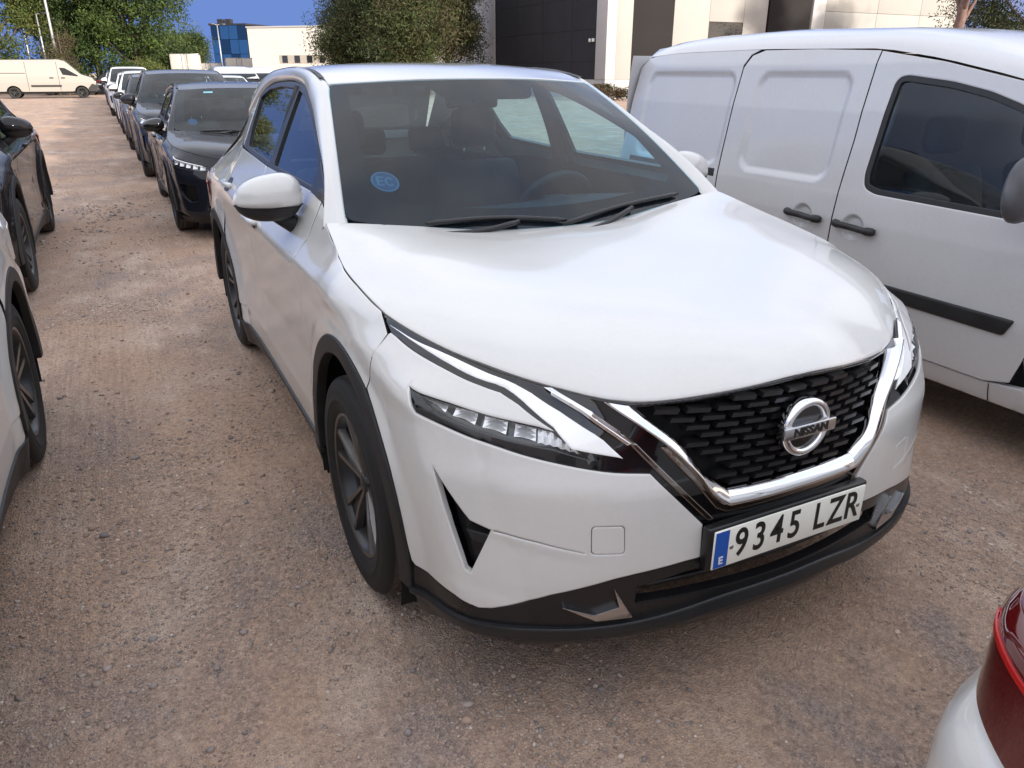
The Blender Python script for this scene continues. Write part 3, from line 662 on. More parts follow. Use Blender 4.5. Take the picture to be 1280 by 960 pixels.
    A=np.array([[(x,1.40,z) for x in (-.80,0,.80)] for z in (.2,.7,1.0)],float); grid('bulkhead',w(A.reshape(-1,3)).reshape(3,3,3),'dark',root)
    A=np.array([[(x,y,.80) for x in (-.56,0,.56)] for y in (.42,.9,1.41)],float); grid('engine_cover',w(A.reshape(-1,3)).reshape(3,3,3),'dark',root)
    A=np.array([[(x,.40,z) for x in (-.56,0,.56)] for z in (.2,.5,.8)],float); grid('radiator_panel',w(A.reshape(-1,3)).reshape(3,3,3),'dark',root)
    A=np.array([[(-.78,1.42,.26),(.78,1.42,.26)],[(-.78,4.1,.26),(.78,4.1,.26)]]); grid('floor_pan',w(A.reshape(-1,3)).reshape(2,2,3),'dark',root)
    A=np.array([[(-.58,.35,.22),(.58,.35,.22)],[(-.58,1.5,.22),(.58,1.5,.22)]]); grid('engine_tray',w(A.reshape(-1,3)).reshape(2,2,3),'dark',root)
def interior(root,c):
    w=c.w; before=set(root.children)
    # dashboard
    rows=[]
    for y,z,k in ((1.30,1.075,0),(1.50,1.085,0),(1.68,1.065,.0),(1.78,1.02,0),(1.80,.90,0),(1.76,.60,0)):
        rows.append([(x,y+.05*(x/.7)**2,z+(.018*math.exp(-((x-.36)/.2)**2) if 1.6<y and z>1 else 0)) for x in np.linspace(-.76,.76,25)])
    grid('dashboard',w(np.array(rows).reshape(-1,3)).reshape(6,25,3),'interior',root)
    # lining under the roof
    xs=np.linspace(-.55,.55,9); ys=np.linspace(2.02,3.65,10)
    A=[[ (x,y,float(c.roof(np.array([x]),np.array([y]))[0])-.03) for x in xs] for y in ys]
    grid('headliner',w(np.array(A).reshape(-1,3)).reshape(10,9,3)[::-1],'headliner',root)
    # steering wheel
    cc=np.array([.36,1.86,1.0]); ax=np.array([0,-.42,.91]); ax/=np.linalg.norm(ax); ax=np.array([0,.86,.5])
    u=np.array([1.,0,0]); v=np.cross(ax,u); v/=np.linalg.norm(v)
    path=[cc+.185*(math.cos(q)*u+math.sin(q)*v) for q in np.linspace(0,2*math.pi,33)]
    tube('steering_wheel',path,.017,'interior',root,10,caps=False)
    box('steering_boss',cc-[.07,.03,.06],cc+[.07,.02,.06],'interior',root,.02)
    # seats
    for sx in (-.37,.37):
        lean=Matrix.Rotation(math.radians(-18),3,'X')
        box('seat_cushion',(sx-.25,2.05,.42),(sx+.25,2.58,.60),'seat',root,.06,3)
        box('seat_back',(sx-.25,2.50,.52),(sx+.25,2.64,1.16),'seat',root,.06,3,lean,(sx,2.57,.52))
        box('headrest',(sx-.13,2.72,1.20),(sx+.13,2.82,1.40),'seat',root,.05,3)
        for k in (-.06,.06): tube('headrest_post',[(sx+k,2.76,1.12),(sx+k,2.77,1.24)],.007,'satin_chrome',root,8)
    box('rear_bench',(-.62,3.3,.45),(.62,3.48,1.10),'seat',root,.06,3,Matrix.Rotation(math.radians(-18),3,'X'),(0,3.4,.5))
    for sx in (-.4,0,.4): box('rear_headrest',(sx-.12,3.50,1.10),(sx+.12,3.58,1.26),'seat',root,.04,3)
    # mirror, camera housing and sun sticker
    box('rear_view_mirror',(-.12,1.93,1.435),(.12,1.96,1.50),'satin_black',root,.02)
    tube('mirror_stalk',[(0,1.94,1.47),(0,1.90,1.52)],.015,'satin_black',root,8)
    for sg in (-1,1):      # belt pillar trims
        tube('pillar_trim',crv([(sg*.60,2.46,1.51),(sg*.69,2.46,1.30),(sg*.75,2.46,1.1)],8),.035,'interior',root,8)
    for o in root.children:
        if o not in before and not o.name.startswith(('dashboard','headliner')):
            V=np.array([tuple(v.co) for v in o.data.vertices]); o.data.vertices.foreach_set('co',w(V).ravel()); o.data.update()
# ------------------------------------------------------------------ the white crossover
def front_nissan(root,c,pm):
    B=c.band
    zE=c.zE
    DRL_B=[(1.2783,.9938),(1.2123,.959),(1.1064,.9369),(.9812,.9179),(.8829,.8985),(.7976,.8848),(.7433,.8644),(.6532,.8204)]
    LOW_T=[(.6532,.8198),(.7365,.8326),(.8363,.8467),(.9357,.8634),(1.0449,.8777)]
    LOW_B=[(.9966,.826),(.916,.8085),(.8384,.791),(.7837,.7802),(.7435,.7705),(.6648,.7529),(.589,.7353),(.5083,.718),(.4129,.7064)]
    BL=[(.2660,.4585),(.3016,.4566),(.4935,.4349),(.6476,.4034),(.7829,.3585),(.8135,.3545),(.8759,.3720),(1.0179,.384)]
    arch=[tuple(q) for q in crv(CLAD_O,50)]
    af=[q for q in arch if q[0]<1.262 and q[1]>.39]
    VENT=[(.9345,.7065),(.9255,.6980),(.8359,.5927),(.7865,.5744),(.8344,.4481),(.8462,.4565)]
    TOW=roundc([(.556,.590),(.474,.583),(.470,.504),(.554,.513)],.012)
    dr=[tuple(q) for q in crv(DRL_B[1:6],16)]+DRL_B[6:]
    lt=[tuple(q) for q in crv(LOW_T,14)]; lb=[tuple(q) for q in crv(LOW_B,22)]
    bump=[(1.218,.955)]+dr+[(.645,.8155)]+lt[1:]+[(1.036,.874)]+lb+[(.2685,.5527)]+BL+[(1.029,.395)]+af[1:]+[(1.256,.802),(1.231,.866)]
    # outline of everything black at the nose
    blk=[(s,float(zE(s))-.003) for s in np.linspace(0,1.275,40)]+[(1.27,.985)]+[(1.205,.953)]+dr[1:]+lt[1:]+[(1.03,.868)]+lb[0:]+[(.2685,.5527),(.266,.4585)]
    k=.0025
    full=[(-s,z) for s,z in blk[::-1] if s>0]+blk
    LENS=[(.998,.867),(.9526,.8617),(.8555,.8484),(.7513,.8324),(.6509,.8153),(.5567,.7494),(.6505,.7792),(.745,.7946),(.843,.8121),(.9336,.8328)]
    LED_T=[(1.238,.9811),(1.1064,.9618),(1.0117,.9531),(.8727,.9293),(.7849,.9139),(.7087,.892),(.6312,.8584),(.5469,.8117),(.5262,.7921),(.479,.7471)]
    LED_B=[(1.2234,.9715),(1.0953,.9484),(.9944,.9313),(.8685,.9058),(.7921,.8948),(.7462,.8768),(.6471,.8226),(.6041,.7772),(.4921,.7504)]
    LED_T=[(s,z-.0055) for s,z in LED_T[:8]]+LED_T[8:]; LED_B=[(s,z+.001) for s,z in LED_B]
    led=[tuple(q) for q in crv(LED_T[:6],20)]+LED_T[6:]+LED_B[::-1][:3]+[tuple(q) for q in crv(LED_B[:7][::-1],20)][1:]
    GR=[(.4618,.8652),(.3371,.7672),(.2813,.6936),(.2122,.637)]
    grh=[(s,float(zE(s))-.012) for s in np.linspace(0,.44,14)]+[(.435,.85)]+GR[1:]
    grille_hole=[(-s,z) for s,z in grh[::-1] if s>0]+grh
    panel('nose_panel',full,B,'gloss_black',root,holes=[mir(LENS,-1),mir(LENS,1),grille_hole],d=-.006,step=.035,rim=.03,bev=.003)
    # grille: deep dark backing and staggered bars
    panel('grille_backing',grille_hole,B,'dark',root,d=-.05,step=.05,rim=0,bev=0)
    gp=np.array(grille_hole)
    V=np.array([(-.031,-.012,-.0045),(.027,-.012,-.0065),(.031,-.012,.0035),(-.027,-.012,.0065),(-.034,.02,-.0065),(.030,.02,-.009),(.034,.02,.006),(-.030,.02,.009)])
    bm=bpy.data.meshes.new('grille_bar'); bm.from_pydata([tuple(v) for v in V],[],[(3,2,1,0),(4,5,6,7),(0,1,5,4),(2,3,7,6),(1,2,6,5),(3,0,4,7)]); bm.materials.append(M['satin_black'])
    gr=None
    row=0; z=.652
    while z<.905:
        for s0 in np.arange(-.56,.56,.078):
            s=s0+(row%2)*.039; cs=np.array([[s-.03,z],[s+.03,z],[s,z+.008],[s,z-.008]])
            if not pip(cs,gp).all() or bdist(cs,gp).min()<.004: continue
            p=c.b.pt(s,z,-.016)[0]; q=c.b.pt(s+.01,z,-.016)[0]; t=q-p; t[2]=0; t/=np.linalg.norm(t); n=np.array([t[1],-t[0],0])
            o=bpy.data.objects.new('grille_bar',bm); link(o,root)
            o.matrix_local=Matrix(((t[0],-n[0],0,p[0]),(t[1],-n[1],0,p[1]),(0,0,1,p[2]),(0,0,0,1)))
        row+=1; z+=.0215
    # chrome V
    vo=[(.528,.8765),(.371,.7680),(.303,.697),(.2487,.6310),(.2142,.6065),(.195,.6035)]; vi=[(.4618,.8652),(.3351,.7682),(.2783,.6946),(.2102,.641),(.20,.6365)]
    poly=[(-s,z) for s,z in vo]+[(s,z) for s,z in vo[::-1]]+[(s,z) for s,z in vi]+[] 
    poly=[(-s,z) for s,z in vo]+[(s,z) for s,z in vo[::-1]]+[(s,z) for s,z in vi]+[(-s,z) for s,z in vi[::-1]]
    def chrome_strip(inner,outer,n):
        I=crv(inner,n); O=crv(outer,n); rows=[]
        for t,d in ((-.05,-.012),(0,.006),(.12,.012),(.40,.018),(.72,.024),(.93,.027),(1.,.023),(1.03,-.012)):
            Q=I+(O-I)*t; P=c.b.pt(Q[:,0],Q[:,1],0); nn=surfn(B,Q[:,0],Q[:,1]); rows.append(P+nn*d)
        return np.array(rows)
    for sg in (-1,1):
        A=chrome_strip([(sg*s,z) for s,z in vi[:4]],[(sg*s,z) for s,z in vo[:5]],40); grid('grille_chrome',A if sg>0 else A[::-1],'chrome',root)
    A=chrome_strip([(s,.6405-.004*(1-(s/.21)**2)) for s in np.linspace(-.2102,.2102,9)],[(s,.6060-.003*(1-(s/.21)**2)) for s in np.linspace(-.2142,.2142,9)],30); grid('grille_chrome',A[::-1],'chrome',root)
    bo=[(.385,.765),(.30,.672),(.236,.592),(.205,.5755),(.18,.574)]; bi=[(.366,.764),(.300,.695),(.2467,.628),(.2122,.601),(.19,.5985)]
    poly=[(-s,z) for s,z in bo]+[(s,z) for s,z in bo[::-1]]+[(s,z) for s,z in bi]+[(-s,z) for s,z in bi[::-1]]
    panel('smoked_trim',poly,B,'bronze_trim',root,d=.002,step=.03,rim=.02,bev=.004)
    for sg in (-1,1):
        panel('front_bumper',mir(bump,sg),B,pm,root,holes=[mir(VENT,sg),mir(TOW,sg),mir([(.7805,.5745),(.68,.5535),(.57,.5180),(.569,.5168),(.68,.5505),(.7805,.5705)],sg)],step=.017,rim=.02,bev=.005)
        l=TOW; ctr=l.mean(0); panel('tow_eye_cover',mir(ctr+(l-ctr)*.955,sg),B,pm,root,step=.03,rim=.012,bev=.003,d=-.0005)
        panel('bumper_vent',mir(np.array(VENT)*1.0,sg),B,'satin_black',root,d=-.045,step=.03,rim=0,bev=0)
        panel('vent_bar',mir([(.80,.553),(.775,.545),(.80,.525),(.835,.533),(.85,.56)],sg),B,'black_plastic',root,d=-.012,rim=.03,bev=.004)
        # upper lamp strip
        o=panel('daytime_lamp',mir(led,sg),B,'led',root,d=-.001,step=.03,rim=.008,bev=.005)
        # lower lamp: lens over reflectors
        o=panel('headlight',mir(LENS,sg),B,'gloss_black',root,d=-.040,step=.03,rim=0,bev=0)
        for s0,s1 in ((.985,.925),(.905,.845),(.825,.765),(.745,.69)):
            zc=lambda a:float(np.interp(a,[.5567,.6509,.7513,.8555,.9526,.998],[.755,.805,.82,.835,.848,.853]))
            a,b2=s0,s1; top0=np.interp(a,[.65,.75,.855,.95,1.0],[.813,.830,.846,.859,.864]); top1=np.interp(b2,[.65,.75,.855,.95,1.0],[.813,.830,.846,.859,.864])
            bo0=np.interp(a,[.65,.745,.843,.9336,1.0],[.783,.798,.8155,.8365,.862]); bo1=np.interp(b2,[.65,.745,.843,.9336,1.0],[.783,.798,.8155,.8365,.862])
            # bowl: a faceted reflector
            g=[]
            for iu in range(5):
                t=iu/4; s=a+(b2-a)*t; zt=top0+(top1-top0)*t-.002; zb=bo0+(bo1-bo0)*t+.002; rowp=[]
                for iv in range(5):
                    q=iv/4; dp=-.010-.028*(math.sin(math.pi*t)*.7+.3)*math.sin(math.pi*min(.98,max(.05,q*.8+.1)))
                    rowp.append(c.b.pt(sg*s,zb+(zt-zb)*q,dp)[0])
                g.append(rowp)
            grid('reflector',c.w(np.array(g).reshape(-1,3)).reshape(5,5,3),'reflector',o,smooth=False)
        # fluted inner part of the lamp
        g=[]
        for iu in range(13):
            t=iu/12; s=.685-.115*t; zt=np.interp(s,[.5567,.6509,.70],[.753,.812,.822]); zb=np.interp(s,[.5567,.6505,.70],[.7515,.781,.79])
            g.append([c.b.pt(sg*s,zb+(zt-zb)*q,-.012-(.008 if iu%2 else 0))[0] for q in (0,.5,1)])
        grid('fluted_reflector',c.w(np.array(g).reshape(-1,3)).reshape(13,3,3),'reflector',o,smooth=False)
        panel('lamp_lens',mir(LENS,sg),B,'lens',o,d=-.004,step=.03,rim=0,bev=0)
        # thin trim beside the lamp
        t1=[(.6732,.9005),(.5774,.8557),(.5055,.8093),(.465,.7817),(.4467,.78),(.4894,.8134),(.5525,.8543),(.6516,.9005)]
        zt=lambda s:np.interp(np.abs(s),[.4467,.4894,.5525,.6516],[.78,.8134,.8543,.9005])
        panel('lamp_trim',mir(t1,sg),lifted(B,lambda U,V:.003+.8*np.clip(zt(U)-V,-.01,.03)),'chrome',root,step=.012,rim=.01,bev=.002)
        t2=[(.464,.7805),(.36,.672),(.2555,.5617),(.238,.563),(.34,.67),(.446,.779)]
        panel('lamp_trim_lower',mir(t2,sg),B,'bronze_trim',root,d=.003,step=.02,rim=.01,bev=.003)
        # fog-lamp blade
        fg=np.array([(.6225,.372),(.5357,.318),(.4414,.313),(.495,.413),(.478,.352),(.54,.338)])
        panel('fog_lamp_trim',mir(fg,sg),B,'satin_chrome',root,d=.010,step=.02,rim=.03,bev=.003)
        panel('fog_lamp',mir(roundc([(.595,.368),(.535,.345),(.515,.40),(.55,.402)],.01),sg),B,'gloss_black',root,d=-.012,step=.02,rim=.02,bev=.004)
        # air flap ahead of the wheel
        box('air_deflector',(-.02,-.01,-.07),(.13,.01,.07),'black_plastic',root,.006).matrix_local=Matrix.Translation(Vector(c.w(np.array([[sg*.80,.47,.235]]))[0]))@Matrix.Rotation(sg*.5,4,'Z')
    # lower bumper, air intake and lip
    low=[(s,z-.0015) for s,z in BL]+[(1.034,.383),(1.034,.20),(.85,.19),(.5,.185),(0,.185)]
    full=[(-s,z) for s,z in low[::-1] if s>0]+low
    # the part behind the plate
    full=[(-.2685,.5527),(-.266,.457)]+[(-s,z-.0015) for s,z in BL[1:]]+[(-1.034,.383),(-1.034,.20),(-.85,.19),(-.5,.185),(0,.185),(.5,.185),(.85,.19),(1.034,.20),(1.034,.383)]+[(s,z-.0015) for s,z in BL[1:][::-1]]+[(.266,.457)]
    full=full[1:]
    hole=[(-.43,.395),(-.43,.345),(0,.338),(.43,.345),(.43,.395),(.25,.425),(-.25,.425)]
    panel('lower_bumper',full,B,'satin_black',root,holes=[hole],d=-.004,step=.04,rim=.03,bev=.005)
    panel('air_intake',hole,B,'dark',root,d=-.09,step=.06,rim=0,bev=0)
    for z in (.372,): tube('intake_bar',[c.b.pt(s,z+.012*math.cos(s*3),-.035)[0] for s in np.linspace(-.40,.40,24)],.008,'satin_black',root,8)
    lt_=[(0,.324),(.2,.321),(.32,.309),(.45,.300),(.56,.303),(.70,.311),(.85,.310),(.97,.306),(1.038,.312)]; lb_=[(0,.288),(.2,.284),(.32,.272),(.5,.266),(.7,.270),(.85,.276),(.97,.284),(1.038,.292)]
    lp=[tuple(q) for q in crv(lt_,30)]; lq=[tuple(q) for q in crv(lb_,30)]
    poly=[(-s,z) for s,z in lp[::-1] if s>0]+lp+lq[::-1]+[(-s,z) for s,z in lq if s>0]
    panel('bumper_lip',poly,B,'lip',root,d=.010,step=.03,rim=.03,bev=.008)
    # plate
    hold=box('plate_holder',(-.272,-.040,.432),(.272,-.012,.556),'satin_black',root,.006)
    pl=box('number_plate',(-.26,-.0465,.439),(.26,-.0412,.549),'plate',root,.004)
    box('plate_band',(-.2565,-.0475,.4425),(-.2145,-.0466,.5455),'plate_blue',pl,.0)
    rot=(math.pi/2,0,0)
    text('country_letter','E',.030,'paper_white',pl,(-.2355,-.0478,.462),rot,bold=.0006)
    ch='9345 LZR'; x=-.172
    for k,g in enumerate(ch):
        if g==' ': x+=.030; continue
        o=text('plate_character',g,.114,'ink',pl,(x,-.0472,.4945),rot,extrude=.0006,sx=.78,bold=.0016); x+=.0595
    for sx in (-.198,.243): lathe('plate_screw',[(.0,.0),(.006,.0),(.007,.002)],'satin_chrome',pl,14).location=(0,0,0)
    for o,sx in zip([q for q in pl.children if q.name.startswith('plate_screw')],(-.203,.240)):
        o.rotation_euler=(0,0,math.pi/2); o.location=(sx,-.0478,.492)
    # badge
    bz=.774; by=-.062
    V=[(.0775-.0165+.0165*math.cos(q)*1.0,-.007*math.sin(q)) for q in np.linspace(0,2*math.pi,13)]
    lathe_rows=[]
    for r,a in [(.076,.022),(.0765,.004),(.074,-.003),(.067,-.007),(.058,-.003),(.0555,.004),(.055,.016)]:
        q=np.linspace(0,2*math.pi,48,endpoint=False); lathe_rows.append(np.stack([r*np.cos(q),np.full(48,by+.02+a),bz+r*np.sin(q)*1.0],1))
    em=grid('badge',np.array(lathe_rows)[::-1],'chrome',root,closed_v=True)
    lathe_rows=[np.stack([r*np.cos(q),np.full(48,by+.026),bz+r*np.sin(q)],1) for r in (.001,.062)]
    grid('badge_disc',np.array(lathe_rows)[::-1],'gloss_black',em,closed_v=True)
    box('badge_bar',(-.084,by+.006,bz-.0165),(.084,by+.032,bz+.0165),'satin_chrome',em,.003)
    text('badge_lettering','NISSAN',.030,'ink',em,(0,by+.0055,bz),rot,extrude=.0008,sx=1.12,bold=.0012)
def wipers(root,c):
    for x0,x1 in ((-.50,.02),(.0,.60)):
        P=[c.ws(np.array([x]),np.array([.020+.030*math.sin((x-x0)/(x1-x0)*math.pi)+.015*(x-x0)/(x1-x0)]))[0]+np.array([0,-.008,.010]) for x in np.linspace(x0,x1,16)]
        tube('wiper_blade',P,[.005]+[.009]*14+[.005],'satin_black',root,8)
        P2=[c.ws(np.array([x]),np.array([v]))[0]+np.array([0,-.008,.014]) for x,v in ((x0+.05,-.03),(x0+.16,-.01),(x0+.33,.035))]
        tube('wiper_arm',crv(P2,8),.010,'satin_black',root,8)
def hero():
    root=thing('crossover_car','white crossover car with chrome V grille and plate 9345 LZR','car')
    c=Car(); c.b.extra=lambda S,Z:-.003*sst(0,.030,(.575-(.79-S)*.27)-Z)*sst(.48,.64,S)*(1-sst(.86,.93,S))*(1-sst(.16,.2,(.575-(.79-S)*.27)-Z)); build_body(root,c,'white',step=.028)
    front_nissan(root,c,'white'); tail(root,c); interior(root,c); wipers(root,c)
    for sg in (-1,1):
        wheel(root,sg*.908,.905,.355,sg,rimr=.236)
        wheel(root,sg*.908,3.571,.355,sg,rimr=.236)
        mirror_cap(root,sg,(.938,1.615,1.163),'white')
        # black triangle at the mirror
        sd=c.side(sg); panel('mirror_triangle',[(y*sg,z) for y,z in [(1.37,1.165),(1.42,1.205),(1.605,1.285),(1.595,1.178)]],sd,'satin_black',root,d=.002,rim=.01)
    # environmental sticker
    S=[(-.60+.050*math.cos(q),.215+.050*math.sin(q)) for q in np.linspace(0,2*math.pi,30,endpoint=False)]
    st=panel('windscreen_sticker',S,c.ws,'sticker_blue',root,d=-.003,step=.04,rim=0,bev=0)
    ring=lambda r,n=40:[(-.60+r*math.cos(q),.215+r*math.sin(q)) for q in np.linspace(0,2*math.pi,n,endpoint=False)]
    panel('sticker_ring',ring(.048),c.ws,'sticker_print',st,holes=[ring(.043)],d=-.0022,step=.02,rim=0,bev=0)
    glyph=lambda P:panel('sticker_mark',[(-.60+x,.215+y) for x,y in P],c.ws,'sticker_print',st,d=-.0022,step=.02,rim=0,bev=0)
    glyph([(-.030,-.022),(-.030,.024),(-.004,.024),(-.004,.016),(-.021,.016),(-.021,.005),(-.008,.005),(-.008,-.003),(-.021,-.003),(-.021,-.014),(-.004,-.014),(-.004,-.022)])
    o_=[(.016+.017*math.cos(q),.001+.022*math.sin(q)) for q in np.linspace(.7,5.6,18)]; i_=[(.016+.010*math.cos(q),.001+.014*math.sin(q)) for q in np.linspace(5.6,.7,18)]; glyph(o_+i_)
    # aerial base at the rear of the roof
    lathe('roof_aerial',[(.0,1.640),(.012,1.638),(.03,1.62),(.04,1.595)],'white',root,16,axis='z').location=(0,3.45,-.02)
    return root
# ------------------------------------------------------------------ the other parked cars
def front_plain(root,c,pm,style):
    """nose of the other cars: one bumper skin with lamp, grille and intake openings"""
    B=c.band
    arch=[tuple(q) for q in crv(CLAD_O,50)]; af=[q for q in arch if q[0]<1.262 and q[1]>.39]
    top=[(s,float(c.zE(s))-.003) for s in np.linspace(0,1.28,40)]
    if style=='hatch':
        LAMP=roundc([(.56,.785),(.60,.755),(.78,.760),(.95,.79),(1.10,.865),(1.13,.905),(.98,.878),(.80,.838)],.012)
        GR=[(-.50,.735),(-.53,.70),(-.44,.545),(-.38,.52),(.38,.52),(.44,.545),(.53,.70),(.50,.735),(0,.752)]
        LOW=[(-.60,.43),(-.64,.35),(.64,.35),(.60,.43),(.40,.46),(-.40,.46)]
        FOG=[(.74,.60),(.92,.62),(.93,.52),(.80,.42),(.72,.44)]
    else:
        LAMP=roundc([(.60,.84),(.62,.80),(.86,.79),(1.05,.83),(1.16,.90),(1.18,.935),(.95,.905)],.012)
        GR=[(-.56,.83),(-.50,.62),(-.42,.56),(.42,.56),(.50,.62),(.56,.83),(0,.85)]
        LOW=[(-.62,.42),(-.62,.35),(.62,.35),(.62,.42),(.45,.45),(-.45,.45)]
        FOG=[(.80,.66),(.94,.68),(.94,.47),(.86,.42),(.80,.46)]
    half=top+[(1.218,.955),(1.231,.866),(1.256,.802)]+af[::-1]+[(1.029,.395),(1.025,.30),(.85,.25),(.5,.235),(0,.235)]
    full=[(-s,z) for s,z in half[::-1] if s>0]+[q for q in half]
    panel('front_bumper',full,B,pm,root,holes=[mir(LAMP,-1),mir(LAMP,1),GR,LOW,mir(FOG,-1),mir(FOG,1)],step=.045,rim=.02,bev=.005)
    panel('grille',GR,B,'satin_black',root,d=-.022,step=.05,rim=0,bev=0)
    gp=np.array(GR)
    for z in np.arange(gp[:,1].min()+.03,gp[:,1].max()-.02,.033):
        xs=[s for s in np.linspace(-.6,.6,121) if pip(np.array([[s,z]]),gp)[0]]
        if len(xs)>4: tube('grille_slat',c.w(np.array([c.b.pt(s,z,-.012)[0] for s in np.linspace(xs[2],xs[-3],16)])),.006,'gloss_black',root,6)
    panel('lower_intake',LOW,B,'dark',root,d=-.04,step=.07,rim=0,bev=0)
    panel('bumper_skirt',[(-1.03,.24),(-.5,.225),(.5,.225),(1.03,.24),(1.03,.17),(-1.03,.17)],B,'black_plastic',root,d=-.01,step=.07,rim=.02)
    for sg in (-1,1):
        panel('fog_panel',mir(FOG,sg),B,'gloss_black',root,d=-.02,step=.05,rim=0,bev=0)
        o=panel('headlight',mir(LAMP,sg),B,'gloss_black',root,d=-.03,step=.05,rim=0,bev=0)
        l=np.array(LAMP); zc=lambda s:np.interp(s,[.6,.8,1.0,1.15],[.772,.80,.835,.885] if style=='hatch' else [.82,.845,.87,.915])
        for s0 in (.66,.74,.82,.90,.98):
            P=[c.b.pt(sg*(s0+a*.026),float(zc(s0))+b*.02,-.012)[0] for a,b in ((-1,-1),(1,-1),(1,1),(-1,1))]+[c.b.pt(sg*s0,float(zc(s0)),-.027)[0]]
            mesh_obj('reflector',c.w(np.array(P)),[(0,1,4),(1,2,4),(2,3,4),(3,0,4)],'reflector',o,False)
        st=np.array([(s,np.interp(s,[.6,.8,1.0,1.15],[.788,.826,.866,.905] if style=='hatch' else [.838,.87,.90,.925])) for s in np.linspace(.66,1.10,14)])
        tube('daytime_strip',c.w(np.array([c.b.pt(sg*a,z,-.008)[0] for a,z in st])),.006,'led',o,6)
        panel('lamp_lens',mir(LAMP,sg),B,'lens',o,d=-.003,step=.05,rim=0,bev=0)
    lathe('badge',[(0,-.006),(.05,-.006),(.056,.004)],'chrome',root,24).matrix_local=Matrix.Translation(Vector(c.w(np.array([[0,-.036,.775]]))[0]))@Matrix.Rotation(math.pi/2,4,'Z')@Matrix.Rotation(math.pi,4,'Z')
    p=box('number_plate',(-.26,-.048,.47),(.26,-.042,.58),'plate',root,.004)
    for o in (p,): o.data.transform(Matrix.Identity(4)); [setattr(v,'co',Vector(c.w(np.array([tuple(v.co)]))[0])) for v in o.data.vertices]
def tail(root,c):
    B=c.band
    for sg in (-1,1):
        T=roundc([(4.50,.97),(4.62,1.0),(4.90,1.005),(5.06,.99),(5.10,.84),(4.98,.79),(4.70,.775),(4.54,.88)],.02)
        o=panel('tail_lamp',mir(T,sg),B,'red_lens',root,d=.010,step=.03,rim=.02,bev=.01)
        for (z0,k) in ((.925,.10),):
            sx=np.linspace(4.56+k,5.03,14); P=[(s,z0+.02*math.sin((s-4.5)*2)+.006) for s in sx]+[(s,z0+.02*math.sin((s-4.5)*2)-.006) for s in sx[::-1]]
            panel('light_guide',mir(P,sg),B,'red_bright',o,d=.0122,step=.03,rim=.003,bev=.001)
def make_car(name,label,style,pm,warp,wr,loc,group=None,wx=.908,wstyle='double'):
    root=thing(name,label,'car',loc,0,group); c=Car(warp)
    build_body(root,c,pm,glassm='glass',sideg='dark_glass',step=.045); interior(root,c)
    front_plain(root,c,pm,style); tail(root,c); wipers(root,c)
    for sg in (-1,1):
        for y in (.905,3.571): wheel(root,sg*wx,float(warp(np.array([[0,y,.3]]))[0][1]),wr,sg,style=wstyle)
        mirror_cap(root,sg,(.938,1.615,1.163),pm if style!='hatch' else 'gloss_black',1.,warp)
    return root
def warp_hatch(X):
    X=np.array(X,float).copy(); z=X[:,2]; X[:,2]=np.interp(z,[0,.36,.75,1.05,1.2,1.62],[0,.325,.675,.935,1.06,1.465]); return X
def warp_tall(X):
    X=np.array(X,float).copy(); z=X[:,2]; X[:,2]=np.interp(z,[0,.36,1.05,1.62],[0,.36,1.08,1.70]); return X
def unit(X): return np.array(X,float)
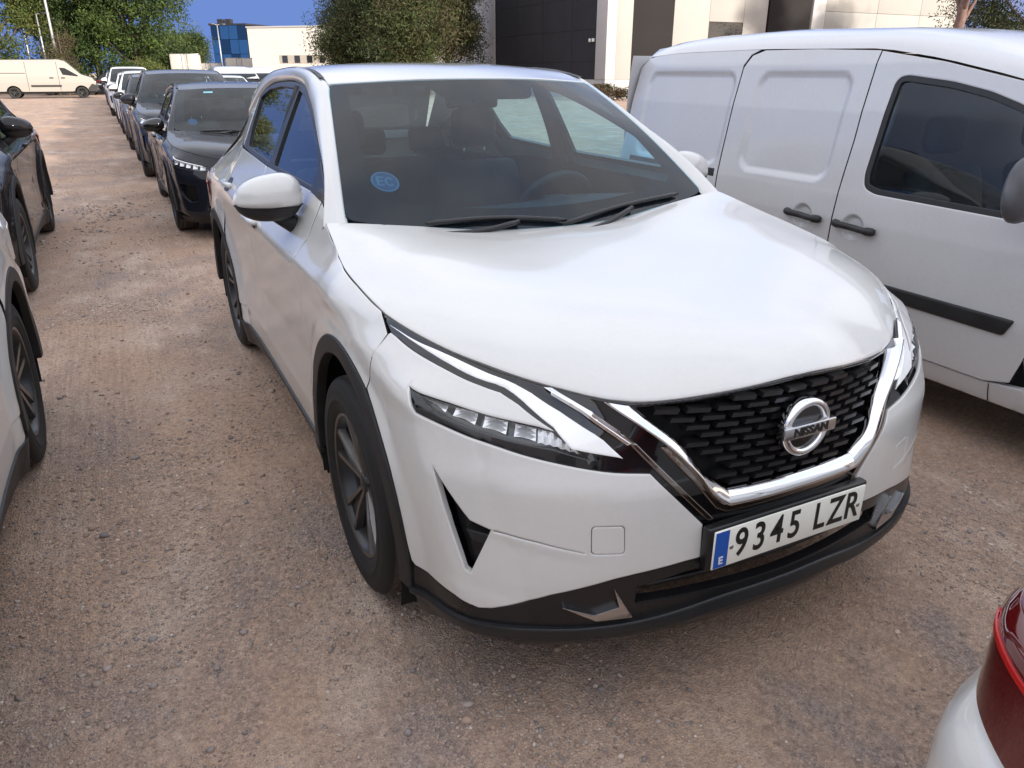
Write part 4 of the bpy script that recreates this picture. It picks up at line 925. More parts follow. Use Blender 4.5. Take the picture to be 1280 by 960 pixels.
def parked():
    g='cars parked in the row behind the white crossover'
    ft=make_car('hatchback_car','dark navy hatchback with a clear lamp, parked directly behind the white crossover','hatch','navy',warp_hatch,.325,(-.03,6.87,0),g)
    S_=[(-.57+.05*math.cos(q),.20+.05*math.sin(q)) for q in np.linspace(0,2*math.pi,24,endpoint=False)]; cc=Car(warp_hatch)
    panel('windscreen_sticker',S_,cc.ws,'sticker_blue',ft,d=-.003,step=.04,rim=0,bev=0); panel('windscreen_label',[(-.42,.76),(-.30,.76),(-.30,.79),(-.42,.79)],cc.ws,'paper_white',ft,d=-.002,step=.04,rim=0,bev=0)
    sv=make_car('suv_car','black sport utility car seen past the left-hand white flank, mirror and front wheel showing','suv','black_paint',unit,.355,(-3.015,4.72,0),None,.908)
    def cp(src,label,loc,sw,scale=(1,1,1),group=None,rz=0,name=None):
        o=copy_tree(src,None,sw); o.location=loc; o['label']=label; o.scale=scale; o.rotation_euler=(0,0,rz)
        if group: o['group']=group
        elif 'group' in o: del o['group']
        if name: o.name=name
        return o
    # left row, nearest: only its flank and rear wheel are in view
    cp(sv,'pale car showing its flank and rear wheel ahead of the black sport utility car',(-2.80,-1.175,0),{'black_paint':'white_paint','red_lamp_lens':'lamp_reflector','red_light_guide':'white_light_guide'})
    # the car whose tail lamp fills the corner
    cp(ft,'white car with a red tail lamp, its rear corner facing the white crossover',(.40,-5.065,0),{'navy_paint':'white_paint'},name='parked_car')
    # row behind
    cp(sv,'dark blue-grey tall car right behind the navy hatchback',(-.12,11.95,0),{'black_paint':'navy_paint'},(1,1,1.0),g)
    cp(ft,'dark grey hatchback parked third behind the white crossover',(-.17,17.1,0),{'navy_paint':'grey_paint'},(1,1,1.06),g)
    cp(sv,'white sport utility car parked behind the dark grey hatchback',(-.20,22.2,0),{'black_paint':'white_paint'},(1,1,1.0),g)
    cp(ft,'white hatchback parked behind the white sport utility car',(-.22,27.4,0),{'navy_paint':'white_paint'},(1,1,1.08),g)
    cp(sv,'white tall car next to last in the receding row',(-.35,32.8,0),{'black_paint':'white_paint'},(1,1,1.1),g)
    cp(ft,'silver hatchback closing the receding row',(-.35,38.2,0),{'navy_paint':'silver_paint'},(1,1,1.06),g)
    cp(sv,'dark car beyond the silver hatchback in the receding row',(-.4,43.6,0),{'black_paint':'navy_paint'},(1,1,1.0),g)
    cp(ft,'farthest white car of the receding row',(-.4,49.0,0),{'navy_paint':'white_paint'},(1,1,1.1),g)
    # dark cars far off beneath the trees
    g2='dark cars under the far trees'
    for k,(x,y,rz,lb) in enumerate(((-1.2,66.5,1.4,'dark car parked crosswise beyond the delivery van bonnet'),(2.6,68.0,1.6,'black car under the trees behind the end of the receding row'),(-10.5,67,1.5,'dark car tail showing behind the rear of the delivery van'))):
        cp(sv if k%2 else ft,lb,(x,y,0),None,(1,1,1),g2,rz,'parked_car')
    g3='pale cars of the second row'
    cp(ft,'white hatchback roof showing beyond the navy hatchback',(2.6,27.5,0),{'navy_paint':'white_paint'},(1,1,1.0),g3)
    return ft,sv
# ------------------------------------------------------------------ the white panel van alongside
KREC=[(1.60,2.255,1.055,1.585),(2.425,3.30,1.055,1.585)]
def kx(y,z):
    """side of the van (faces -x): height profile, pressed blank panels, rounded ends"""
    f=np.interp(z,[.20,.28,.34,.45,.60,.90,1.02,1.12,1.40,1.62,1.70,1.75],[.05,.02,.005,-.005,-.02,-.022,-.012,.004,.055,.11,.145,.18])
    f=f+.05*np.clip((y-3.0)/.45,0,1)**2+.07*np.clip((.45-y)/.9,0,1)**2
    for y0,y1,z0,z1 in KREC:
        yc,zc=(y0+y1)/2,(z0+z1)/2; qx=np.abs(y-yc)-(y1-y0)/2+.09; qz=np.abs(z-zc)-(z1-z0)/2+.09
        sd=np.hypot(np.maximum(qx,0),np.maximum(qz,0))+np.minimum(np.maximum(qx,qz),0)-.09
        f=f+.016*sst(.006,-.034,sd)
    for yc,zc in ((1.705,.882),(1.38,.874)): f=f+.020*sst(.066,.040,np.hypot((y-yc)*.95,(z-zc)*1.05))
    return 1.80+f
def van():
    root=thing('panel_van','white panel van with blank pressed sides beside the white crossover','van',(0,0,0))
    # outline in (y,z); u=-y so that the outside faces -x
    def S(u,z): return np.stack([kx(-u,z),-u,z],1)
    K=lambda P:[(-y,z) for y,z in P]
    pm='white_dirty'
    def roofz(y): return float(np.interp(y,[-.55,-.1,.2,.5,.78,1.16,1.5,2.28,3.0,3.36,3.46],[.98,1.10,1.28,1.44,1.549,1.627,1.676,1.690,1.684,1.665,1.60]))
    # rear quarter
    q=[(2.405,.36),(2.405,1.60)]+[(2.40,1.60),(2.37,1.655),(2.30,1.688)][:0]+[(2.412,1.62),(2.38,1.668),(2.31,1.692)]
    ys=np.linspace(2.31,3.46,14); q=[(2.405,.36),(2.405,1.61),(2.375,1.668),(2.31,1.696)]+[(y,roofz(y)+.006) for y in ys[1:]]+[(3.47,1.4),(3.49,1.0),(3.49,.36)]
    arch=[(2.63+.36*math.cos(a),.31+.36*math.sin(a)) for a in np.linspace(math.radians(8),math.radians(172),18)]
    q=q+arch
    panel('rear_side_panel',K(q),S,pm,root,step=.018,rim=.02,rim_mat='dark')
    # sliding door
    g=.003
    d=[(1.512+g,.345),(1.515+g,.80),(1.497+g,1.27),(1.506+g,1.674),(1.9,1.688),(2.276,1.690),(2.36,1.664),(2.40-g,1.60),(2.40-g,.72),(2.30,.62),(2.28,.345)]
    panel('sliding_door',K(d),S,pm,root,step=.018,rim=.02,rim_mat='dark',fine=[(-1.705,.882,.085,.008)])
    # front door with its window
    WIN=roundc([(1.382,1.119),(1.369,1.53),(1.35,1.558),(1.31,1.566),(1.08,1.541),(.897,1.505),(.742,1.457),(.50,1.335),(.30,1.19),(.22,1.09),(.30,1.022),(.586,1.024),(1.30,1.040),(1.365,1.062)],.03)
    d=[(1.512-g,.36),(1.515-g,.80),(1.497-g,1.27),(1.506-g,1.672),(1.162,1.624),(.781,1.546),(.45,1.40),(.15,1.20),(.06,1.05),(.08,.75),(.43,.60),(.455,.48),(.49,.365),(.60,.336),(.9,.338),(1.45,.345)]
    panel('front_door',K(d),S,pm,root,holes=[K(WIN)],step=.022,rim=.03,bev=.006,rim_mat='dark',fine=[(-1.38,.874,.085,.008)])
    l=dens(WIN,.02); l=l if area2(l)>0 else l[::-1]; t=np.roll(l,-1,axis=0)-np.roll(l,1,axis=0); n=np.stack([-t[:,1],t[:,0]],1); n/=np.linalg.norm(n,axis=1)[:,None]
    panel('window_seal',K(l-n*.002),S,'black_plastic',root,holes=[K(l+n*.026)],step=.03,d=-.004,rim=.015,bev=.004)
    gl=panel('side_window',K(l+n*.024),S,'side_glass',root,step=.06,d=-.014,rim=0,bev=0)
    P=[(1.345,1.08),(1.335,1.50)]; tube('window_channel',[S(np.array([-y]),np.array([z]))[0]+[.02,0,0] for y,z in P],.009,'alloy_dark',root,8)
    # fender and sill
    fd=[(.06-g,1.045),(-.2,.99),(-.6,.90),(-.62,.45),(-.42,.36)]+[(-.02+.37*math.cos(a),.31+.37*math.sin(a)) for a in np.linspace(math.radians(172),math.radians(8),16)]+[(.42,.36),(.45,.48),(.425,.60),(.075,.75)]
    panel('front_wing',K(fd),S,pm,root,step=.04,rim=.02)
    panel('sill',K([(.43,.352),(.60,.330),(.95,.332),(1.5,.338),(2.24,.34),(2.24,.235),(.40,.235)]),S,pm,root,step=.04,d=-.006,rim=.03,bev=.01)
    panel('sill_seam',K([(.572,.330),(.577,.330),(.577,.245),(.572,.245)]),S,'dark',root,d=-.0035,rim=0,bev=0)
    # rubbing strip
    panel('rubbing_strip',K(roundc([(.515,.634),(.55,.562),(1.03,.570),(1.49,.572),(1.49,.640),(1.11,.638)],.012)),S,'black_plastic',root,d=.014,step=.03,rim=.03,bev=.012)
    panel('rubbing_strip',K(roundc([(1.52,.572),(2.24,.576),(2.24,.642),(1.52,.640)],.012)),S,'black_plastic',root,d=.014,step=.03,rim=.03,bev=.012)
    # handles over shallow cups
    for y0,y1,z in ((1.569,1.804,.886),(1.241,1.481,.876)):
        yc=(y0+y1)/2
        P=[S(np.array([-y]),np.array([z+dz]))[0]+np.array([-dx,0,0]) for y,dz,dx in ((y1+.005,.006,.010),(y1-.03,.004,.026),(yc+.02,-.002,.036),(y0+.03,-.004,.030),(y0-.005,-.006,.012))]
        tube('door_handle',crv(P,20),[.012]+[.019]*3+[.016]*12+[.020]*3+[.013],'black_plastic',root,12)
    # slide rail on the rear panel
    panel('slide_rail',K([(2.43,1.000),(2.43,1.045),(3.35,1.045),(3.35,1.000)]),S,'black_plastic',root,d=.002,step=.06,rim=.01)
    # roof, rear, front
    rows=[]
    for y in np.linspace(.2,3.47,30):
        z0=roofz(y)+.006; x0=float(kx(np.array([y]),np.array([z0]))[0]); h=np.interp(y,[.2,.6,1.2,2.4,3.2,3.47],[.05,.075,.10,.115,.105,.07])
        half=[(x0,z0),(x0+.02,z0+.022),(x0+.06,z0+.05),(x0+.14,z0+h*.75),(x0+.30,z0+h*.94),(2.71,z0+h)]
        row=[(x,y,z) for x,z in half]+[(2*2.71-x,y,z) for x,z in half[-2::-1]]; rows.append(row)
    grid('roof',np.array(rows),pm,root)
    for k,f in (('rear_doors',3.50),):
        rows=[[(x,f+.03*(1-((x-2.71)/.86)**2)-(.06 if z>1.4 else 0)*(z-1.4)/.3,z) for x in np.linspace(1.87,3.55,9)] for z in (.34,.8,1.2,1.5,1.68)]
        grid(k,np.array(rows)[::-1],pm,root)
    # far side and front closed with plain skins
    rows=[[(5.42-float(kx(np.array([y]),np.array([z]))[0]),y,z) for y in np.linspace(-.6,3.48,20)] for z in (.3,.6,.9,1.0)]
    grid('far_side',np.array(rows),pm,root)
    rows=[[(5.42-float(kx(np.array([y]),np.array([z]))[0]),y,z) for y in np.linspace(1.5,3.48,12)] for z in (.99,1.3,1.5,1.68)]
    grid('far_side_upper',np.array(rows),pm,root)
    rows=[[(x,y-.12*(1-((x-2.71)/.85)**2),z) for x in np.linspace(1.90,3.52,13)] for y,z in ((-.62,.3),(-.66,.6),(-.62,.88),(-.25,1.02),(.05,1.10))]
    grid('van_front',np.array(rows),pm,root)
    rows=[[(x*(1-.06*t)+2.71*.06*t,.05+.42*t-.10*(1-((x-2.71)/.85)**2),1.10+.42*t) for x in np.linspace(1.90,3.52,13)] for t in (0,.5,1.)]
    grid('windscreen',np.array(rows),'dark_glass',root)
    A=np.array([[(1.88,-.55,.30),(3.54,-.55,.30)],[(1.88,3.46,.30),(3.54,3.46,.30)]],float); grid('floor_pan',A,'dark',root)
    A=np.array([[(1.98,1.50,.3),(3.4,1.50,.3)],[(1.98,1.50,1.66),(3.4,1.50,1.66)]],float); grid('bulkhead',A,'interior',root)
    for x in (2.30,3.10):
        box('seat_back',(x-.23,1.12,.55),(x+.23,1.28,1.16),'seat',root,.06,3,Matrix.Rotation(math.radians(-14),3,'X'),(x,1.2,.6)); box('headrest',(x-.13,1.30,1.20),(x+.13,1.40,1.38),'seat',root,.05,3)
        box('seat_cushion',(x-.23,.68,.50),(x+.23,1.2,.66),'seat',root,.06,3)
    box('dashboard',(1.95,.12,.75),(3.45,.42,1.05),'interior',root,.06,3)
    # mirror
    n=22; rows=[]
    for i in range(15):
        t=i/14; k=abs(2*t-1)**2.4; hh_=.125*max(0,1-k)**.5; dd=.075*max(0,1-k)**.5
        rows.append([(1.735-.10*1.0+ .20*t-.10, .535+dd*math.cos(a)*(1 if math.cos(a)<0 else .5), 1.165+hh_*math.sin(a)) for a in np.linspace(0,2*math.pi,n,endpoint=False)])
    grid('door_mirror',np.array(rows),'grey_plastic' if 'grey_plastic' in M else 'black_plastic',root,closed_v=True,caps=True)
    tube('mirror_foot',[(1.70,.535,1.08),(1.78,.52,1.06),(1.84,.52,1.06)],.04,'black_plastic',root,10)
    for y in (-.02,2.63):
        for sg,x in ((-1,1.845),(1,3.575)): wheel(root,x,y,.31,sg,style='steel')
        for sg,x in ((-1,1.86),(1,3.56)):
            A=[[(xx,y+.38*math.cos(q),.31+.38*math.sin(q)) for q in np.linspace(-.3,math.pi+.3,20)] for xx in (x,x-sg*.3)]+[[(x-sg*.3,y,.31)]*20]
            grid('wheel_well',np.array(A),'dark',root)
    return root
def big_van(loc,rz,label):
    """high-roofed delivery van seen from the side; local x = length (front at +x), y = width, side towards -y"""
    root=thing('delivery_van',label,'van',loc,rz)
    prof=[(-2.75,.42),(-2.78,1.2),(-2.72,2.15),(-2.62,2.26),(1.0,2.30),(1.35,2.22),(2.15,1.42),(2.75,1.22),(2.92,.98),(2.95,.45)]
    def wa(cx,r=.42): return [(cx+r*math.cos(a),.34+r*math.sin(a)) for a in np.linspace(math.pi-.2,.2,14)]
    pr=prof+wa(2.05)[::-1]+[(1.5,.40),(-1.2,.40)]+wa(-1.75)[::-1]+[(-2.3,.42)]
    def S(u,z): 
        f=np.interp(z,[.4,.9,1.3,2.1,2.3],[.0,-.03,-.01,.10,.2]); return np.stack([u,-1.0+f,z],1)
    body=panel('body_side',pr,S,'cream',root,step=.12,rim=.02,bev=.02)
    Sb=lambda u,z:S(u,z)*[1,-1,1]
    r=np.array([[(x,-1.0+np.interp(z,[.4,.9,1.3,2.1,2.3],[.0,-.03,-.01,.10,.2]),z),(x,-.6,z+.03),(x,.6,z+.03),(x,1.0-np.interp(z,[.4,.9,1.3,2.1,2.3],[.0,-.03,-.01,.10,.2]),z)] for x,z in prof]); grid('body_shell',r,'cream',root)
    panel('cab_window',[(.98,1.82),(1.30,1.80),(1.98,1.36),(1.95,1.30),(1.12,1.40)],S,'dark_glass',root,d=.004,rim=.01)
    panel('rubbing_strip',[(-.75,.68),(.95,.68),(.95,.80),(-.75,.80)],S,'black_plastic',root,d=.02,rim=.02)
    panel('slide_rail',[(-2.4,1.47),(-.95,1.47),(-.95,1.51),(-2.4,1.51)],S,'black_plastic',root,d=.004,rim=.01)
    panel('front_bumper',[(2.45,.40),(2.98,.40),(2.98,.78),(2.70,.86),(2.45,.60)],S,'black_plastic',root,d=.02,rim=.04)
    for u in (-.9,.85,): panel('door_seam',[(u,.45),(u+.02,.45),(u+.02,2.15),(u,2.15)],S,'dark',root,d=.003,rim=0,bev=0)
    for u in (.35,1.0): panel('door_handle',[(u,1.18),(u+.22,1.18),(u+.22,1.25),(u,1.25)],S,'alloy_dark',root,d=.02,rim=.02)
    panel('tail_lamp',[(-2.72,.8),(-2.60,.8),(-2.60,1.25),(-2.72,1.25)],S,'red_lens',root,d=.006,rim=.01)
    for cx in (-1.75,2.05):
        for sg in (-1,1):
            wl=wheel(root,0,0,.34,sg,style='steel'); wl.rotation_euler=(0,0,(-math.pi/2 if sg<0 else math.pi/2)); wl.location=(cx,sg*.84,.34)
        A=[[(cx+.42*math.cos(q),yy,.34+.42*math.sin(q)) for q in np.linspace(-.2,math.pi+.2,14)] for yy in (-.98,-.6)]+[[(cx,-.6,.34)]*14]; grid('wheel_well',np.array(A),'dark',root)
    box('underbody',(-2.6,-.9,.30),(2.8,.9,.45),'dark',root)
    return root
def box_truck(loc,rz,label,L=4.2,H=2.2,cabm='white_dirty'):
    root=thing('box_truck',label,'truck',loc,rz,'box trucks parked before the far buildings')
    b=box('cargo_box',(-L/2,-1.1,.95),(L/2,1.1,.95+H),'truck_box',root,.03)
    for z in (.95,.95+H-.08): box('box_rail',(-L/2-.02,-1.12,z),(L/2+.02,1.12,z+.08),'alloy',root,.01)
    for x in np.linspace(-L/2+.3,L/2-.3,6): box('box_rib',(x-.02,-1.115,1.03),(x+.02,-1.1,.87+H),'truck_box',root)
    for y in (-.55,.55): box('rear_door',(-L/2-.03,y-.5,1.05),(-L/2-.005,y+.5,.9+H),'truck_box',root,.01); 
    for y in (-.2,.2): tube('door_bar',[(-L/2-.05,y,1.05),(-L/2-.05,y,.9+H)],.02,'alloy',root,6)
    cab=prism('cab',[(L/2+.1,.5),(L/2+1.9,.5),(L/2+1.9,1.25),(L/2+1.55,2.05),(L/2+.1,2.1)],'y',-1.0,1.0,cabm,root,.04)
    prism('cab_window',[(L/2+.5,1.35),(L/2+1.75,1.35),(L/2+1.5,1.95),(L/2+.5,1.98)],'y',-1.02,1.02,'dark_glass',cab)
    box('chassis',(-L/2,-.45,.6),(L/2+1.6,.45,.95),'dark',root)
    for x in (-L/2+.8,L/2+1.1):
        for sg in (-1,1):
            wl=wheel(root,0,0,.42,sg,style='steel'); wl.rotation_euler=(0,0,(-math.pi/2 if sg<0 else math.pi/2)); wl.location=(x,sg*.85,.42)
    return root
# ------------------------------------------------------------------ ground
def vnoise(x,y,s,seed):
    r=np.random.default_rng(seed); T=r.random((256,256)); X=x/s; Y=y/s; i=np.floor(X).astype(int); j=np.floor(Y).astype(int); u=X-i; v=Y-j
    u=u*u*(3-2*u); v=v*v*(3-2*v); g=lambda a,b:T[a%256,b%256]
    return (g(i,j)*(1-u)+g(i+1,j)*u)*(1-v)+(g(i,j+1)*(1-u)+g(i+1,j+1)*u)*v
def gravel_mask(x,y):
    # loose gravel gathers in drifts lengthways down the aisle
    n=.5*vnoise(x,y*.6,.55,3)+.3*vnoise(x,y*.7,.22,4)+.2*vnoise(x,y,.09,5)
    return sst(.50,.66,n)
def gheight(x,y):
    n=.010*(vnoise(x,y,1.3,11)-.5)+.010*(vnoise(x,y,.35,12)-.5)+.007*(vnoise(x,y,.11,13)-.5)+.004*(vnoise(x,y,.045,14)-.5)
    fade=1-sst(7,16,np.hypot(x+1.2,y+1)); return n*fade
def axis(a,b,st,far0,far1):
    core=np.arange(a,b+st,st); up=[];d=st;v=b
    while v<far1: d*=1.12; v+=d; up.append(v)
    dn=[];d=st;v=a
    while v>far0: d*=1.12; v-=d; dn.append(v)
    return np.r_[dn[::-1],core,up]
def fast_mesh(name,V,F,mat,parent=None,smooth=True,col=None):
    V=np.ascontiguousarray(V,dtype=np.float32); F=np.ascontiguousarray(F,dtype=np.int32); k=F.shape[1]
    me=bpy.data.meshes.new(name); me.vertices.add(len(V)); me.vertices.foreach_set('co',V.ravel())
    me.loops.add(F.size); me.loops.foreach_set('vertex_index',F.ravel()); me.polygons.add(len(F)); me.polygons.foreach_set('loop_start',np.arange(0,F.size,k,dtype=np.int32))
    if smooth: me.polygons.foreach_set('use_smooth',np.ones(len(F),bool))
    me.update(calc_edges=True)
    if col is not None:
        a=me.color_attributes.new('tone','FLOAT_COLOR','POINT'); a.data.foreach_set('color',np.c_[np.asarray(col,dtype=np.float32),np.ones(len(V),dtype=np.float32)].ravel())
    me.materials.append(M[mat] if isinstance(mat,str) else mat)
    return link(bpy.data.objects.new(name,me),parent)
def dirt_material():
    m,t,b=new_mat('packed_dirt'); geo=N(t,'ShaderNodeNewGeometry'); pos=geo.outputs['Position']
    mpn=N(t,'ShaderNodeMapping'); mpn.inputs['Scale'].default_value=(1,.55,1); t.links.new(pos,mpn.inputs[0]); v=mpn.outputs[0]
    big=noise(t,.55,6,.6,v); mid=noise(t,2.6,8,.68,v); fine=noise(t,40,8,.75,pos); grit=N(t,'ShaderNodeTexVoronoi'); grit.inputs['Scale'].default_value=130; t.links.new(pos,grit.inputs['Vector'])
    base=ramp(t,big.outputs['Fac'],[(.30,(0.40,0.272,0.192)),(.50,(0.505,0.342,0.240)),(.68,(0.61,0.402,0.272))])
    grey=ramp(t,mid.outputs['Fac'],[(.36,(0.611,0.491,0.403)),(.52,(0.447,0.331,0.26)),(.66,(0.331,0.281,0.259))])
    mx=N(t,'ShaderNodeMix',data_type='RGBA'); pt_=noise(t,1.15,5,.6,v); pr_=ramp(t,pt_.outputs['Fac'],[(.40,(.15,.15,.15)),(.60,(.92,.92,.92))]); t.links.new(pr_.outputs[0],mx.inputs[0]); t.links.new(base.outputs[0],mx.inputs[6]); t.links.new(grey.outputs[0],mx.inputs[7])
    fr=ramp(t,fine.outputs['Fac'],[(.30,(.55,.55,.57)),(.52,(1,1,1)),(.72,(1.32,1.28,1.24))])
    m2=N(t,'ShaderNodeMix',data_type='RGBA',blend_type='MULTIPLY'); m2.inputs[0].default_value=.85; t.links.new(mx.outputs[2],m2.inputs[6]); t.links.new(fr.outputs[0],m2.inputs[7])
    gr=ramp(t,grit.outputs['Color'],[(.2,(.70,.70,.74)),(.55,(1,1,1)),(.9,(1.3,1.27,1.25))])
    m3=N(t,'ShaderNodeMix',data_type='RGBA',blend_type='MULTIPLY'); gm=ramp(t,mid.outputs['Fac'],[(.45,(.15,.15,.15)),(.62,(.9,.9,.9))]); t.links.new(gm.outputs[0],m3.inputs[0]); t.links.new(m2.outputs[2],m3.inputs[6]); t.links.new(gr.outputs[0],m3.inputs[7])
    sp=noise(t,340,3,.6,pos); spr=ramp(t,sp.outputs['Fac'],[(.32,(.62,.62,.63)),(.5,(1,1,1)),(.68,(1.34,1.32,1.30))]); m5=N(t,'ShaderNodeMix',data_type='RGBA',blend_type='MULTIPLY'); m5.inputs[0].default_value=.8
    t.links.new(m3.outputs[2],m5.inputs[6]); t.links.new(spr.outputs[0],m5.inputs[7]); m3=m5
    # wheel tracks: fine lengthways scoring inside broad bands
    ms=N(t,'ShaderNodeMapping'); ms.inputs['Scale'].default_value=(55,.9,1); t.links.new(pos,ms.inputs[0]); sc_=noise(t,1.0,4,.6,ms.outputs[0])
    mb_=N(t,'ShaderNodeMapping'); mb_.inputs['Scale'].default_value=(1.3,.10,1); t.links.new(pos,mb_.inputs[0]); bd=noise(t,1.0,2,.5,mb_.outputs[0])
    br_=ramp(t,bd.outputs['Fac'],[(.50,(0,0,0)),(.60,(1,1,1))]); sr=ramp(t,sc_.outputs['Fac'],[(.35,(.88,.875,.87)),(.6,(1.05,1.045,1.04))])
    m4=N(t,'ShaderNodeMix',data_type='RGBA',blend_type='MULTIPLY'); t.links.new(br_.outputs[0],m4.inputs[0]); t.links.new(m3.outputs[2],m4.inputs[6]); t.links.new(sr.outputs[0],m4.inputs[7])
    t.links.new(m4.outputs[2],b.inputs['Base Color']); b.inputs['Roughness'].default_value=.92; b.inputs['Specular IOR Level'].default_value=.25
    add=N(t,'ShaderNodeMath',operation='ADD'); t.links.new(fine.outputs['Fac'],add.inputs[0]); t.links.new(grit.outputs['Distance'],add.inputs[1])
    bp=N(t,'ShaderNodeBump'); bp.inputs['Strength'].default_value=.75; bp.inputs['Distance'].default_value=.008; t.links.new(add.outputs[0],bp.inputs['Height']); t.links.new(bp.outputs[0],b.inputs['Normal'])
    return m
def tone_material(name,rough=.85,trans=0.,vary=.0):
    m,t,b=new_mat(name); a=N(t,'ShaderNodeAttribute',attribute_name='tone'); b.inputs['Roughness'].default_value=rough; b.inputs['Specular IOR Level'].default_value=.25
    t.links.new(a.outputs['Color'],b.inputs['Base Color'])
    if trans:
        tl=N(t,'ShaderNodeBsdfTranslucent'); t.links.new(a.outputs['Color'],tl.inputs[0]); mx=N(t,'ShaderNodeMixShader'); mx.inputs[0].default_value=trans
        out=t.nodes['Material Output']; t.links.new(b.outputs[0],mx.inputs[1]); t.links.new(tl.outputs[0],mx.inputs[2]); t.links.new(mx.outputs[0],out.inputs[0])
    return m
ICO=None
def ground():
    xs=axis(-3.2,3.0,.035,-420,420); ys=axis(-1.6,5.5,.035,-120,900)
    X,Y=np.meshgrid(xs,ys); Z=gheight(X,Y); V=np.stack([X,Y,Z],-1).reshape(-1,3); c=len(xs); r=len(ys)
    I=np.arange((r-1)*c).reshape(r-1,c)[:,:-1].ravel(); F=np.stack([I,I+1,I+c+1,I+c],1)
    o=fast_mesh('ground',V,F,dirt_material()); o['kind']='structure'
    # loose stones, one uncountable mass
    bm=bmesh.new(); bmesh.ops.create_icosphere(bm,subdivisions=1,radius=1); ico=(np.array([tuple(v.co) for v in bm.verts]),np.array([[v.index for v in f.verts] for f in bm.faces])); bm.free()
    octa=(np.array([(1,0,0),(-1,0,0),(0,1,0),(0,-1,0),(0,0,1),(0,0,-1.)]),np.array([(0,2,4),(2,1,4),(1,3,4),(3,0,4),(2,0,5),(1,2,5),(3,1,5),(0,3,5)]))
    g=np.random.default_rng(5); Vs=[];Fs=[];Cs=[];off=0
    for (iv,jf),s0,sg_,areas in ((octa,.0021,.42,((60000,(-2.2,-.6,-1.15,2.2)),(38000,(-1.2,1.9,-1.15,.5)),(14000,(-2.2,-.5,2.2,6)),(5000,(.9,1.95,.3,3)),(6000,(-2.3,-.5,6,16)))),(ico,.0052,.38,((2600,(-2.2,-.6,-1.15,3.2)),(1500,(-1.2,1.9,-1.15,.5)),(900,(-2.2,-.4,3.,10)),(200,(.9,1.95,.3,3))))):
        P=[]
        for cnt,(x0,x1,y0,y1) in areas:
            x=g.uniform(x0,x1,cnt*3); y=g.uniform(y0,y1,cnt*3); k=g.random(cnt*3)<(.16+.84*gravel_mask(x,y)); P.append(np.c_[x[k],y[k]][:cnt])
        P=np.vstack(P); n=len(P); s=s0*np.exp(g.normal(0,sg_,n)); s*=1+np.clip((P[:,1]-2)/8,0,1)*1.2
        sc=s[:,None]*g.uniform(.7,1.35,(n,3))*[1,1,.6]; a=g.uniform(0,6.283,n); ca,sa=np.cos(a),np.sin(a)
        Vv=iv[None]*(1+g.uniform(-.40,.30,(n,len(iv),1)))*sc[:,None]; X=Vv[...,0]*ca[:,None]-Vv[...,1]*sa[:,None]; Y=Vv[...,0]*sa[:,None]+Vv[...,1]*ca[:,None]
        Vv=np.stack([X+P[:,0,None],Y+P[:,1,None],Vv[...,2]+(gheight(P[:,0],P[:,1])+sc[:,2]*.3)[:,None]],-1)
        base=np.array([(.27,.225,.20),(.31,.245,.20),(.21,.185,.175),(.37,.30,.25),(.29,.205,.155),(.46,.40,.35)])[g.choice(6,n,p=[.27,.25,.18,.13,.11,.06])]*g.uniform(1.0,1.75,(n,1))
        Fs.append((jf[None]+(np.arange(n)*len(iv))[:,None,None]).reshape(-1,3)+off); Vs.append(Vv.reshape(-1,3)); Cs.append(np.repeat(base,len(iv),0)); off+=n*len(iv)
    o=fast_mesh('gravel',np.vstack(Vs),np.vstack(Fs),tone_material('loose_stone',.9),smooth=False,col=np.vstack(Cs)); o['kind']='stuff'; o['label']='loose grey and tan gravel scattered over the packed dirt'
